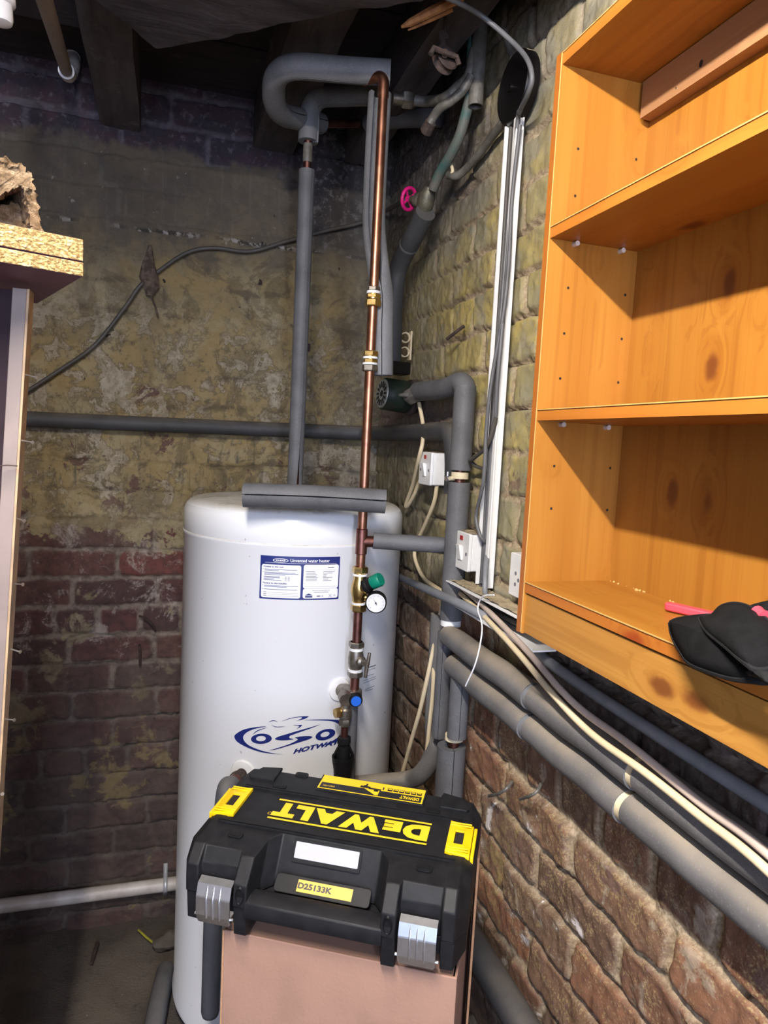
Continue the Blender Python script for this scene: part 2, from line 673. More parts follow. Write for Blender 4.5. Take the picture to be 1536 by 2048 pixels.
    # soot in the top corner behind the pipes
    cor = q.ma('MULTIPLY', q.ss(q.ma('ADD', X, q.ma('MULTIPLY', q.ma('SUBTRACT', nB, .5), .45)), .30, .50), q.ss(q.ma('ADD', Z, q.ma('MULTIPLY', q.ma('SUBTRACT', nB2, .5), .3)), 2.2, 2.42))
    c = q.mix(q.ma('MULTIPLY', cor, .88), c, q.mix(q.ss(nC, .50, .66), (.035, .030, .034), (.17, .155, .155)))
    cor2 = q.ma('MULTIPLY', q.ss(X, .42, .64), q.ss(nB3, .35, .6, .3, 1))  # darker, uneven tone towards the corner at every height
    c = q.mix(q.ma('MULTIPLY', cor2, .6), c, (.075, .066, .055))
    # damp dirt low down
    lo = q.ss(q.ma('ADD', Z, q.ma('MULTIPLY', q.ma('SUBTRACT', nA, .5), .9)), 1.10, .50)
    c = q.mix(q.ma('MULTIPLY', lo, .68), c, q.mix(q.ss(nB, .4, .6), (.055, .044, .040), (.10, .078, .065)))
    och = q.ma('MULTIPLY', q.ma('MULTIPLY', pm_lo, q.ss(Z, .85, .55)), .75)
    c = q.mix(och, c, (.20, .145, .07))
    c = q.mix(q.ss(q.noise(A(5), 26, 2), .75, .78), c, (.03, .02, .018))
    h = q.ma('ADD', q.ma('ADD', q.ma('MULTIPLY', nC, .6), q.ma('MULTIPLY', nB, .8)), q.ma('MULTIPLY', nF, .35))
    h = q.ma('SUBTRACT', h, q.ma('MULTIPLY', q.ma('ADD', wm, mm), .12))
    q.bump(h, .65, .007)
    return q.out(c, .82, spec=.3)


def wall_right_mat():
    q = NB('brick_right_wall')
    mo, rnd, X, Y, Z = wall_common(q)
    A = lambda k: q.addv(q.pos, (k * 3.1, k * 5.7, k * 2.3))
    nA = q.noise(q.pos, 2.4, 5)
    nA2 = q.noise(A(1), 3.6, 6, .62)
    nB = q.noise(q.pos, 9, 8, .66, .4)
    nB2 = q.noise(A(2), 13, 9, .68, .6)
    nB3 = q.noise(A(3), 7, 9, .7, .8)
    nC = q.noise(q.pos, 60, 7, .66)
    nF = q.noise(A(4), 230, 4, .65)
    st = q.noise(q.scale(q.pos, (45, 45, 3.5)), 1.0, 5, .65)
    brick = q.ramp(rnd, [(0, (.135, .078, .050)), (.3, (.215, .092, .050)), (.55, (.165, .098, .060)), (.8, (.25, .100, .048)), (1, (.135, .095, .072))])
    brick = q.mix(q.ss(nC, .42, .68, 0, .5), brick, (.085, .052, .042))
    speck = q.ma('ADD', q.ma('MULTIPLY', nF, .55), q.ma('MULTIPLY', nB3, .45))
    brick = q.mix(q.ss(speck, .505, .60, 0, .75), brick, (.37, .275, .13))
    # yellow coat
    p = q.mix(q.ss(nA2, .42, .60), (.42, .325, .105), (.26, .23, .125))
    p = q.mix(q.ss(nB, .47, .60, 0, .7), p, (.27, .255, .20))
    p = q.mix(q.ss(st, .54, .68, 0, .5), p, (.15, .13, .08))
    p = q.mix(q.ss(nC, .52, .68, 0, .5), p, (.13, .115, .075))
    p = q.mix(q.ss(nF, .55, .7, 0, .4), p, (.42, .37, .24))
    p = q.mix(q.ss(rnd, .15, .95, 0, .45), p, (.30, .265, .14))
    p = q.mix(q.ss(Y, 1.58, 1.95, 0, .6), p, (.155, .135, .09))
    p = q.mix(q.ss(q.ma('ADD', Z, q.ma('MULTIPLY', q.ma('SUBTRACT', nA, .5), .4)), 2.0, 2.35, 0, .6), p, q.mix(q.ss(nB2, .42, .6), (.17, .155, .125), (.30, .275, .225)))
    bias = q.ss(Z, 1.02, 1.55, -.09, .25)
    rp = q.ma('MULTIPLY', q.ma('SUBTRACT', rnd, .5), .16)
    sel = q.ma('ADD', q.ma('ADD', q.ma('ADD', q.ma('MULTIPLY', nB, .5), q.ma('MULTIPLY', nA, .25)), q.ma('ADD', q.ma('MULTIPLY', nF, .25), rp)), bias)
    pm = q.ss(sel, .52, .60)
    lowp = q.mix(q.ss(nB2, .42, .58), (.40, .295, .105), (.28, .21, .11))
    lowp = q.mix(q.ss(nF, .45, .62, 0, .5), lowp, (.14, .085, .06))
    c = q.mix(pm, brick, q.mix(q.ss(Z, 1.12, 1.4), lowp, p))
    bare = q.ma('MULTIPLY', q.ss(q.ma('ADD', q.ma('MULTIPLY', nB3, .7), q.ma('MULTIPLY', nC, .3)), .575, .60), q.ss(Z, 1.95, 1.5, .15, .8))
    c = q.mix(bare, c, (.155, .085, .072))
    c = q.mix(q.ma('MULTIPLY', q.ss(nB2, .54, .62), q.ss(Z, 1.35, 1.1, .35, .55)), c, (.37, .315, .235))
    mort = q.mix(q.ss(q.noise(A(6), 130, 6, .7), .38, .62), (.43, .34, .225), (.24, .18, .115))
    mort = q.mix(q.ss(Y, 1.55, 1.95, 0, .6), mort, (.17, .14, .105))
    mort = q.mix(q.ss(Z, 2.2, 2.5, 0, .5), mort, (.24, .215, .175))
    mf = q.ma('MULTIPLY', mo, q.ss(q.ma('ADD', nB, q.ss(Y, 1.5, 1.9, .2, -.05)), .36, .54))
    c = q.mix(mf, c, mort)
    pl = q.ma('MULTIPLY', q.ss(q.ma('ADD', q.ma('MULTIPLY', nB2, .85), q.ma('MULTIPLY', nC, .15)), .60, .615), q.ma('MULTIPLY', q.ss(Z, 1.15, 1.0), q.ss(nA, .42, .52)))
    c = q.mix(pl, c, (.62, .56, .53))
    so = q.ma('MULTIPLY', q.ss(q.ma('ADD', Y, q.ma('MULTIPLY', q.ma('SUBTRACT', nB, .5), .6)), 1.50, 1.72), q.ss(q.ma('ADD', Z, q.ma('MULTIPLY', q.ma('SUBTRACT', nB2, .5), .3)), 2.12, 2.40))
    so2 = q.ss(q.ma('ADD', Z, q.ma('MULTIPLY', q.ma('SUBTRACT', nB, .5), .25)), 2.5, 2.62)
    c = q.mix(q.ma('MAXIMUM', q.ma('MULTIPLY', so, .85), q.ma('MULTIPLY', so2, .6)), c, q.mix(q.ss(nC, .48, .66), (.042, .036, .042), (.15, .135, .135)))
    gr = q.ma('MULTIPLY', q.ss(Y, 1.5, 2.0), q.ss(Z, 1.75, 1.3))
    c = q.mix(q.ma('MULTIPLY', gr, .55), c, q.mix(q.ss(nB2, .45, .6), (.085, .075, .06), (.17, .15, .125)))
    pur = q.ma('MULTIPLY', q.ss(q.ma('ADD', Y, q.ma('MULTIPLY', q.ma('SUBTRACT', nB, .5), .3)), 1.55, 1.7), q.ma('MULTIPLY', q.ss(Z, 1.62, 1.68), q.ss(Z, 1.80, 1.75)))
    c = q.mix(q.ma('MULTIPLY', pur, .6), c, (.16, .11, .12))
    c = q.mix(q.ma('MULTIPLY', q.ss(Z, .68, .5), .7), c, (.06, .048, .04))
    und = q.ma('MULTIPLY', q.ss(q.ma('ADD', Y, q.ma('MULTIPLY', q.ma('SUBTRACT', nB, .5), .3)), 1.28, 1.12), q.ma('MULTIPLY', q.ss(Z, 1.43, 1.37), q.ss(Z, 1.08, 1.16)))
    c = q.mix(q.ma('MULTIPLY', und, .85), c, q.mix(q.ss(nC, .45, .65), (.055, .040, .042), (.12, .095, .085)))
    h = q.ma('ADD', q.ma('ADD', q.ma('MULTIPLY', nC, .6), q.ma('MULTIPLY', nB, .3)), q.ma('MULTIPLY', nF, .35))
    q.bump(h, .55, .006)
    return q.out(c, .85, spec=.3)


def wood_dark(name, c1, c2, c3, ax=(3, 40, 40)):
    q = NB(name)
    v = q.scale(q.pos, ax)
    n = q.noise(v, 1.0, 6, .65, .5)
    c = q.mix(q.ss(n, .3, .7), c1, c2)
    c = q.mix(q.ss(q.noise(q.pos, 14, 6, .65), .58, .72, 0, .55), c, c3)
    q.bump(n, .5, .006)
    return q.out(c, .85, spec=.25)


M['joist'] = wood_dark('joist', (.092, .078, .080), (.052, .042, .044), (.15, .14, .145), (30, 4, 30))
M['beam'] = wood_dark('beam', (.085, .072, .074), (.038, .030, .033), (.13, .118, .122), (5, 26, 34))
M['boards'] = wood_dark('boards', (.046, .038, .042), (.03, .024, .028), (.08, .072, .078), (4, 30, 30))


def floor_mat():
    q = NB('floor_soil')
    a = q.noise(q.pos, 4, 6, .6)
    b = q.noise(q.pos, 35, 6, .65)
    c = q.mix(q.ss(a, .35, .65), (.125, .10, .078), (.075, .06, .048))
    c = q.mix(q.ss(b, .55, .7, 0, .7), c, (.055, .044, .036))
    c = q.mix(q.ss(q.noise(q.pos, 60, 3), .72, .76), c, (.3, .28, .25))
    q.bump(q.ma('ADD', b, q.noise(q.pos, 160, 4)), .6, .006)
    return q.out(c, .9)


M['floor_soil'] = floor_mat()


def pine_mat(name, axis, base=(.315, .134, .020), dark=(.245, .087, .0105), knot=(.11, .027, .007), kseed=0.0, flip=None):
    """axis: grain direction 0 x, 1 y, 2 z in object/world space"""
    q = NB(name)
    v = q.addv(q.pos, (kseed, kseed * 1.7, kseed * .6))
    # knots first, so the grain can bend round them
    kk = [10.5, 10.5, 10.5]
    kk[axis] = 6.0
    vor = q.n('ShaderNodeTexVoronoi')
    vor.inputs['Randomness'].default_value = 1.0
    vor.inputs['Scale'].default_value = 1.0
    q.lk(q.addv(q.scale(v, tuple(kk)), (.3, .7, .1)), vor.inputs['Vector'])
    dist = vor.outputs['Distance']
    pull = q.ma('MULTIPLY', q.ss(dist, .45, .05), .9)
    k = [24.0, 24.0, 24.0]
    k[axis] = .9
    n = q.noise(q.addv(q.scale(v, tuple(k)), pull), 1.0, 3, .5, .5)
    k2 = [62.0, 62.0, 62.0]
    k2[axis] = 1.0
    f = q.noise(q.addv(q.scale(v, tuple(k2)), q.ma('MULTIPLY', pull, 3.0)), 1.0, 2, .45, .15)
    k3 = [260.0, 260.0, 260.0]
    k3[axis] = 5.0
    g = q.noise(q.scale(v, tuple(k3)), 1.0, 2)
    c = q.mix(q.ss(n, .3, .72, 0, .6), base, dark)
    c = q.mix(q.ss(f, .54, .64, 0, .38), c, tuple(x * .80 for x in dark))
    c = q.mix(q.ss(g, .5, .7, 0, .16), c, tuple(x * .7 for x in dark))
    kd = q.ma('ADD', dist, q.ma('MULTIPLY', q.ma('SUBTRACT', q.noise(v, 70, 3), .5), .07))
    c = q.mix(q.ss(kd, .30, .12, 0, .35), c, dark)
    c = q.mix(q.ss(kd, .165, .07, 0, .85), c, knot)
    return q.out(c, .40, spec=.35)


M['pine_z'] = pine_mat('pine_z', 2)
M['pine_side'] = pine_mat('pine_side', 2, (.36, .152, .024), (.29, .107, .014), kseed=3.1)
M['pine_y'] = pine_mat('pine_y', 1, kseed=1.3)
M['pine_edge'] = pine_mat('pine_edge', 1, (.40, .14, .020), (.32, .085, .012), (.24, .035, .008), kseed=5.0)
M['pine_edge_v'] = pine_mat('pine_edge_v', 2, (.33, .105, .016), (.28, .075, .011), (.24, .035, .008), kseed=5.0)
M['pine_plinth'] = pine_mat('pine_plinth', 1, (.41, .195, .04), (.32, .125, .02), (.13, .035, .009), kseed=8.0)
M['pine_bare'] = pine_mat('pine_bare', 1, (.30, .16, .075), (.24, .11, .048), (.12, .04, .016), kseed=2.0)
M['foil_line'] = simple('foil_line', (.50, .31, .10), .45, var=.03)
M['hole'] = simple('hole', (.012, .008, .006), .9)


def tank_mat():
    q = NB('tank_white')
    Z = q.sep(q.pos)[2]
    n = q.noise(q.pos, 7, 6, .65)
    nz = q.sep(q.n('ShaderNodeNewGeometry').outputs['Normal'])[2]
    c = q.mix(q.ss(q.noise(q.pos, 60, 2), .74, .77, 0, .6), (.80, .80, .81), (.3, .27, .24))
    d = q.ma('MULTIPLY', q.ss(nz, .55, .95), q.ss(n, .25, .6, .45, .95))
    c = q.mix(d, c, q.mix(q.ss(q.noise(q.pos, 25, 5, .7), .5, .68), (.50, .46, .39), (.27, .22, .17)))
    return q.out(c, q.ss(nz, .5, .9, .22, .6), spec=.5)


M['tank_white'] = tank_mat()


def chipboard_mat():
    q = NB('chipboard')
    a = q.noise(q.scale(q.pos, (260, 260, 420)), 1.0, 3, .6)
    b = q.noise(q.addv(q.scale(q.pos, (160, 160, 260)), (3, 3, 3)), 1.0, 3, .6)
    c = q.mix(q.ss(a, .40, .58), (.42, .295, .115), (.19, .115, .036))
    c = q.mix(q.ss(b, .54, .62), c, (.52, .41, .20))
    q.bump(q.ma('ADD', a, b), .9, .004)
    return q.out(c, .85)


M['chipboard'] = chipboard_mat()


def wool_mat():
    q = NB('glass_wool')
    a = q.noise(q.scale(q.pos, (26, 26, 40)), 1.0, 6, .65, 1.6)
    c = q.mix(q.ss(a, .35, .68), (.22, .135, .07), (.46, .33, .21))
    Z = q.sep(q.pos)[2]
    c = q.mix(q.ss(q.ma('ADD', Z, q.ma('MULTIPLY', a, .03)), 1.955, 1.985), c, (.56, .47, .36))
    q.bump(q.noise(q.pos, 110, 6, .7, 1.5), 1.0, .012)
    return q.out(c, .95, spec=.1)


M['glass_wool'] = wool_mat()


# ------------------------------------------------------------------ brick walls, floor, ceiling
def vnoise(u, v, sc, seed, octs=4):
    rs = np.random.RandomState(seed)
    tot = np.zeros_like(u)
    amp, s, norm = 1.0, sc, 0.0
    for o in range(octs):
        g = rs.rand(256, 256)
        x, y = u * s + 31.7 * o + 40, v * s + 17.3 * o + 40
        xi, yi = np.floor(x).astype(int), np.floor(y).astype(int)
        fx, fy = x - xi, y - yi
        fx = fx * fx * (3 - 2 * fx)
        fy = fy * fy * (3 - 2 * fy)
        a = g[xi % 256, yi % 256]
        b = g[(xi + 1) % 256, yi % 256]
        c = g[xi % 256, (yi + 1) % 256]
        d = g[(xi + 1) % 256, (yi + 1) % 256]
        tot += amp * ((a * (1 - fx) + b * fx) * (1 - fy) + (c * (1 - fx) + d * fx) * fy)
        norm += amp
        amp *= .5
        s *= 2
    return tot / norm


def sstep(x, a, b):
    t = np.clip((x - a) / (b - a), 0, 1)
    return t * t * (3 - 2 * t)


PH, PL, Z0 = 0.0935, 0.256, 0.707


def brick_wall(name, u0, u1, v0, v1, step, to_xyz, seed, mat, relief, jw=.0065, lumpy=.014, open_=.47):
    nu, nv = int((u1 - u0) / step) + 1, int((v1 - v0) / step) + 1
    us, vs = np.linspace(u0, u1, nu), np.linspace(v0, v1, nv)
    U, V = np.meshgrid(us, vs)
    wob = (vnoise(U, V, 3.0, seed, 3) - .5) * .022 + (vnoise(U, V, 25., seed + 1, 3) - .5) * .012
    VV = V + wob
    row = np.floor((VV - Z0) / PH).astype(int)
    fv = (VV - Z0) - row * PH
    rs = np.random.RandomState(seed + 5)
    shift = rs.rand(200) * .04
    head = (row % 5 == 3)
    L = np.where(head, PL / 2, PL)
    off = np.where(head, PL * .25, (row % 2) * PL * .5) + shift[row % 200]
    uu = U + off + (vnoise(U, V, 22., seed + 2, 3) - .5) * .016
    col = np.floor(uu / L).astype(int)
    fu = uu - col * L
    hsh = lambda k: (np.sin(col * 12.9898 + row * 78.233 + k * 37.719 + seed) * 43758.5453) % 1.0
    r1, r2, r3 = hsh(1), hsh(2), hsh(3)
    dv = np.minimum(fv, PH - fv)
    du = np.minimum(fu, L - fu)
    # rounded corners
    rr = .014 + .012 * r3
    cx, cy = np.maximum(rr - du, 0), np.maximum(rr - dv, 0)
    d = np.where((du < rr) & (dv < rr), rr - np.sqrt(cx * cx + cy * cy), np.minimum(du, dv))
    j = jw * (.6 + .9 * vnoise(U, V, 6., seed + 3, 3))
    brick = sstep(d, j * .75, j * 1.6)
    lump = vnoise(U, V, 18., seed + 4, 4)
    fine = vnoise(U, V, 70., seed + 6, 3)
    R = relief(U, V)
    h = brick * (.006 + .005 * (r2 - .4)) * R + (lump - .5) * lumpy * (.5 + .5 * R) + (fine - .5) * .006
    # open joints: dark gaps along the underside of some bricks
    h += ((hsh(7) - .5) * .016 * (fu / L - .5) + (hsh(8) - .5) * .010 * (fv / PH - .5)) * R * brick
    gap = sstep(vnoise(U, V, 5., seed + 8, 2), open_, open_ + .10) * sstep(j * 1.1 - np.abs(fv - PH + j * .4), 0, .004) * R
    h -= gap * .013
    mort = (1 - brick)
    X, Y, Z = to_xyz(U, V, h)
    co = np.stack([X, Y, Z], -1).reshape(-1, 3).astype(np.float32)
    idx = np.arange(nu * nv).reshape(nv, nu)
    q = np.stack([idx[:-1, :-1], idx[:-1, 1:], idx[1:, 1:], idx[1:, :-1]], -1).reshape(-1, 4)
    me = bpy.data.meshes.new(name)
    me.vertices.add(len(co))
    me.vertices.foreach_set('co', co.ravel())
    me.loops.add(q.size)
    me.loops.foreach_set('vertex_index', q.ravel().astype(np.int32))
    me.polygons.add(len(q))
    me.polygons.foreach_set('loop_start', (np.arange(len(q)) * 4).astype(np.int32))
    me.polygons.foreach_set('loop_total', np.full(len(q), 4, np.int32))
    me.polygons.foreach_set('use_smooth', np.ones(len(q), bool))
    for nm, arr in (('mortar', mort), ('rnd', r1)):
        at = me.attributes.new(nm, 'FLOAT', 'POINT')
        at.data.foreach_set('value', arr.ravel().astype(np.float32))
    me.update()
    me.validate()
    me.materials.append(mat)
    o = bpy.data.objects.new(name, me)
    COL.objects.link(o)
    return o


YB, XR = 2.36, 0.70
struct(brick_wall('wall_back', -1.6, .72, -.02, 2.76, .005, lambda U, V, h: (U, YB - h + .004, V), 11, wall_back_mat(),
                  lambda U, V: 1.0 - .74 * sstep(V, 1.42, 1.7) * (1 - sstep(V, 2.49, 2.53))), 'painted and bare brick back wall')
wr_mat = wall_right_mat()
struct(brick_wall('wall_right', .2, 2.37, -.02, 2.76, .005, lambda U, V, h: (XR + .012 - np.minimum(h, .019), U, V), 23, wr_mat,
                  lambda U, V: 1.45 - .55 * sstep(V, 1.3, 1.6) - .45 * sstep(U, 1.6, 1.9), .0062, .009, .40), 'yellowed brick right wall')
bm = B()
box(bm, (XR + .06, -.9, 1.37), (.1, 2.2, 2.78))
o = struct(obj('wall_right', bm, wr_mat, smooth=False), 'brick right wall running on past the shelves')
bm = B()
box(bm, (-1.65, .3, 1.37), (.1, 4.2, 2.78))
struct(obj('wall_left', bm, simple('wall_left_paint', (.16, .13, .10), .9), smooth=False), 'left cellar wall')
bm = B()
bmesh.ops.create_grid(bm, x_segments=120, y_segments=160, size=1)
vx = np.array([v.co.x * 1.2 - .45 for v in bm.verts])
vy = np.array([v.co.y * 1.9 + .5 for v in bm.verts])
vz = (vnoise(vx, vy, 6., 9, 4) - .5) * .02 - .006
for v, x, y, z in zip(bm.verts, vx, vy, vz):
    v.co = Vector((x, y, z))
struct(obj('floor', bm, M['floor_soil'], fix=False), 'dirty earth and concrete floor')

bm = B()
for i in range(15):
    y = 2.36 - .15 * i - .075
    box(bm, (-.45, y, 2.72 + random.uniform(-.004, .004)), (2.5, .147, .03))
struct(obj('ceiling', bm, M['boards'], smooth=False), 'dark floorboards above the joists')


def rough_timber(name, a, b, w, h, mat, label, amp=.008, seg=26, seed=0, zdrop=0.0):
    """square timber from a to b (centre of underside), with hewn irregular faces"""
    a, b = Vector(a), Vector(b)
    t = (b - a).normalized()
    n = Vector((0, 0, 1)).cross(t).normalized()
    u = Vector((0, 0, 1))
    rnd = random.Random(seed)
    secs = []
    base = [(-1, 0), (-.6, 0), (-.2, 0), (.2, 0), (.6, 0), (1, 0), (1, .33), (1, .66), (1, 1), (-1, 1), (-1, .66), (-1, .33)]
    offs = [[0, 0] for _ in base]
    for i in range(seg + 1):
        p = a + (b - a) * (i / seg)
        ring = []
        for k, (x, z) in enumerate(base):
            offs[k][0] = offs[k][0] * .7 + rnd.uniform(-amp, amp) * .6
            offs[k][1] = offs[k][1] * .7 + rnd.uniform(-amp, amp) * .6
            ring.append(p + n * (x * w / 2 + offs[k][0]) + u * (z * h + (offs[k][1] if z < .9 else 0)))
        secs.append(ring)
    bm = B()
    loft(bm, secs)
    return struct(obj(name, bm, mat, angle=35), label)


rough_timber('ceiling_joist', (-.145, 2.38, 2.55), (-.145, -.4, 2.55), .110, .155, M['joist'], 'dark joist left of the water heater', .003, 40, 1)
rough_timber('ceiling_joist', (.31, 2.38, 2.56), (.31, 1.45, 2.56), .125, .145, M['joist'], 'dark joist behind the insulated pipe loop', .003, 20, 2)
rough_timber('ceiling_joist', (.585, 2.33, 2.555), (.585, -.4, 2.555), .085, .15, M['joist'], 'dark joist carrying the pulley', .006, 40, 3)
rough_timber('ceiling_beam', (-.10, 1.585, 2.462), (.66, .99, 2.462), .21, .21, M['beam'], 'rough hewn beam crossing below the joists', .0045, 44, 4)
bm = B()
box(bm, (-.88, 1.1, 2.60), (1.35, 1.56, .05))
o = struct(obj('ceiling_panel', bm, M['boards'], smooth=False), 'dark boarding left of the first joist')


# ------------------------------------------------------------------ ceiling lamp under the first joist (above the camera)
lampt = thing('batten_lamp', 'fluorescent batten lamp fixed under the first joist', 'lamp', (-.145, .07, 2.44))
bm = B()
lathe(bm, [(.0, 0), (.013, 0), (.013, .9), (.0, .9)], axis_mat((-.145, -.38, 2.425), (0, 1, 0)), 14)
q = NB('tube_glow')
q.b.inputs['Emission Color'].default_value = (1.0, .93, .85, 1)
q.b.inputs['Emission Strength'].default_value = TUBE_STRENGTH
obj('lamp_tube', bm, q.m, lampt)
bm = B()
box(bm, (-.145, .07, 2.492), (.045, .96, .05))
box(bm, (-.145, -.395, 2.44), (.03, .02, .06))
box(bm, (-.145, .535, 2.44), (.03, .02, .06))
obj('housing', bm, M['white_plastic'], lampt, smooth=False)

# ------------------------------------------------------------------ water heater
TX, TY, TR, TZ = .354, 1.948, .301, 1.487


def tankpt(px, py, off=0.0):
    d = ray(px, py)
    ox, oy = CP.x - TX, CP.y - TY
    R = TR + off
    a = d.x * d.x + d.y * d.y
    b = 2 * (ox * d.x + oy * d.y)
    c = ox * ox + oy * oy - R * R
    t = (-b - math.sqrt(max(0, b * b - 4 * a * c))) / (2 * a)
    return CP + t * d


def tank_ang(p):
    return math.atan2(p.x - TX, -(p.y - TY))


def cylp(th, z, off=0.0):
    return Vector((TX + (TR + off) * math.sin(th), TY - (TR + off) * math.cos(th), z))


heater = thing('water_heater', 'tall white cylindrical water heater with blue information label and oval logo', 'water heater', (TX, TY, 0))
bm = B()
prof = [(0, .05), (TR - .012, .05), (TR + .003, .055), (TR + .004, .066), (TR, .074)]
zs_ = TZ - .092
prof += [(TR, zs_ - .010), (TR + .0035, zs_ - .006), (TR + .0035, zs_ - .001), (TR + .0005, zs_ + .001), (TR + .002, zs_ + .003), (TR + .002, TZ - .045)]
for k in range(1, 8):
    a = k / 7 * PI / 2
    prof.append((TR + .002 - .038 * (1 - math.cos(a)), TZ - .045 + .038 * math.sin(a)))
prof += [(TR * .75, TZ - .004), (TR * .4, TZ), (0, TZ)]
lathe(bm, prof, Matrix.Translation((TX, TY, 0)), 128)
obj('tank_body', bm, M['tank_white'], heater, angle=50)
bm = B()
lathe(bm, [(TR - .06, 0), (TR - .05, .0), (TR - .05, .052), (TR - .06, .052)], Matrix.Translation((TX, TY, 0)), 48)
obj('tank_base', bm, M['black_plastic'], heater)


def cyl_sheet(bm, th0, th1, z0, z1, off, mi=0, n=14):
    prev = None
    for i in range(n + 1):
        th = th0 + (th1 - th0) * i / n
        a, b = bm.verts.new(cylp(th, z0, off)), bm.verts.new(cylp(th, z1, off))
        if prev:
            f = bm.faces.new((prev[0], a, b, prev[1]))
            f.material_index = mi
        prev = (a, b)


def fillpoly(polys, cuts=2):
    """2D polygons (first outer, rest holes ok) -> triangulated verts, faces"""
    b2 = B()
    edges = []
    for poly in polys:
        vs = [b2.verts.new((x, y, 0)) for x, y in poly]
        for i in range(len(vs)):
            edges.append(b2.edges.new((vs[i], vs[(i + 1) % len(vs)])))
    bmesh.ops.triangle_fill(b2, edges=edges, use_beauty=True, use_dissolve=False)
    for _ in range(cuts):
        le = [e for e in b2.edges if e.calc_length() > 14]
        if le:
            bmesh.ops.subdivide_edges(b2, edges=le, cuts=1)
            bmesh.ops.triangulate(b2, faces=b2.faces[:])
    b2.verts.index_update()
    r = [v.co.copy() for v in b2.verts], [[v.index for v in f.verts] for f in b2.faces]
    b2.free()
    return r


# information label
tl, tr_, br_, bl = [tankpt(*q) for q in ((521, 1112), (680, 1111), (677, 1196), (519, 1198))]
LT0 = (tank_ang(tl) + tank_ang(bl)) / 2
LT1 = (tank_ang(tr_) + tank_ang(br_)) / 2
LZ1 = (tl.z + tr_.z) / 2
LZ0 = (bl.z + br_.z) / 2
lab = lambda u, v, off=.0015: cylp(LT0 + (LT1 - LT0) * u, LZ0 + (LZ1 - LZ0) * v, off)


def lab_rect(bm, u0, u1, v0, v1, off, mi):
    cyl_sheet(bm, LT0 + (LT1 - LT0) * u0, LT0 + (LT1 - LT0) * u1, LZ0 + (LZ1 - LZ0) * v0, LZ0 + (LZ1 - LZ0) * v1, off, mi, max(1, int(12 * (u1 - u0)) + 1))


bm = B()
lab_rect(bm, 0, 1, 0, 1, .0006, 0)
info = obj('information_label', bm, M['navy'], heater, fix=False)
bm = B()


def lab_rr(u0, u1, v0, v1):
    w_, h_ = (u1 - u0), (v1 - v0)
    pl = rrect(w_ * 200, h_ * 100, 5, 4)
    vs, fs = fillpoly([[(x, y) for x, y in pl]], 3)
    nv = [bm.verts.new(lab((u0 + u1) / 2 + v.x / 200, (v0 + v1) / 2 + v.y / 100, .0011)) for v in vs]
    for f in fs:
        bm.faces.new([nv[i] for i in f])


lab_rr(.02, .505, .035, .80)
lab_rr(.535, .985, .27, .82)
lab_rr(.535, .985, .035, .265)
obj('label_panel', bm, M['white_print'], info, fix=False)
bm = B()
ltxt = lambda v: lab(v.x, v.y, .0018)
add_text(bm, 'Unvented water heater', ltxt, 0, fit=(.37, .875, .49, .075), size=1, bold=.012)
# little oval emblem on the header
for sgn in (1, -1):
    arc = [(.25 + .095 * math.cos(a), .905 + .045 * sgn * math.sin(a)) for a in [PI * k / 14 for k in range(15)]]
    inn = [(.25 + .088 * math.cos(a), .905 + .034 * sgn * math.sin(a)) for a in [PI * k / 14 for k in range(15)]]
    for k in range(14):
        bm.faces.new([bm.verts.new(lab(*q, .0018)) for q in (arc[k], arc[k + 1], inn[k + 1], inn[k])])
add_text(bm, 'oso', ltxt, 0, fit=(.19, .89, .12, .032), size=1, bold=.03)
lab_rect(bm, .06, .95, .842, .848, .0018, 0)
add_text(bm, 'Notice to the user', ltxt, 1, fit=(.045, .735, .25, .04), size=1, bold=.02)
add_text(bm, 'Notice to the installer', ltxt, 1, fit=(.04, .355, .30, .04), size=1, bold=.02)
for v_, w_, u_ in ((.685, .40, .055), (.66, .18, .055), (.615, .38, .055), (.59, .42, .055), (.565, .26, .055), (.52, .2, .05), (.495, .2, .05), (.468, .13, .05), (.44, .22, .05),
                   (.31, .42, .055), (.285, .28, .055), (.225, .41, .055)):
    lab_rect(bm, u_, u_ + w_, v_, v_ + .010, .0018, 1)
for v_ in (.52, .495, .468, .44):
    lab_rect(bm, .31, .33, v_, v_ + .01, .0018, 1)
    lab_rect(bm, .345, .37, v_, v_ + .01, .0018, 1)
for v_ in (.685, .615, .31, .225):
    lab_rect(bm, .035, .043, v_, v_ + .014, .0018, 1)
for v_ in (.155, .115, .075):
    lab_rect(bm, .05, .09, v_, v_ + .014, .0018, 2)
    lab_rect(bm, .10, .48, v_, v_ + .005, .0018, 2)
lab_rect(bm, .84, .92, .745, .765, .0018, 2)
lab_rect(bm, .57, .95, .70, .703, .0018, 2)
for k in range(7):
    v_ = .655 - .035 * k
    lab_rect(bm, .565, .565 + (.11, .12, .14, .13, .15, .14, .14)[k], v_, v_ + .012, .0018, 2)
    lab_rect(bm, .78, .78 + (.15, .12, .05, .04, .12, .07, .11)[k], v_, v_ + .012, .0018, 2)
lab_rect(bm, .56, .96, .31, .314, .0018, 2)
add_text(bm, 'Manufactured by OSO AS', ltxt, 2, fit=(.655, .205, .22, .024), size=1, bold=.02)
lab_rect(bm, .67, .86, .175, .186, .0018, 2)
for pl in ([(.56, .11), (.61, .155), (.66, .11)],):
    bm.faces.new([bm.verts.new(lab(*q, .0018)) for q in pl]).material_index = 1
lab_rect(bm, .565, .655, .06, .095, .0018, 1)
lab_rect(bm, .71, .755, .075, .105, .0018, 2)
add_text(bm, 'UK', ltxt, 2, fit=(.765, .075, .03, .032), size=1, bold=.03)
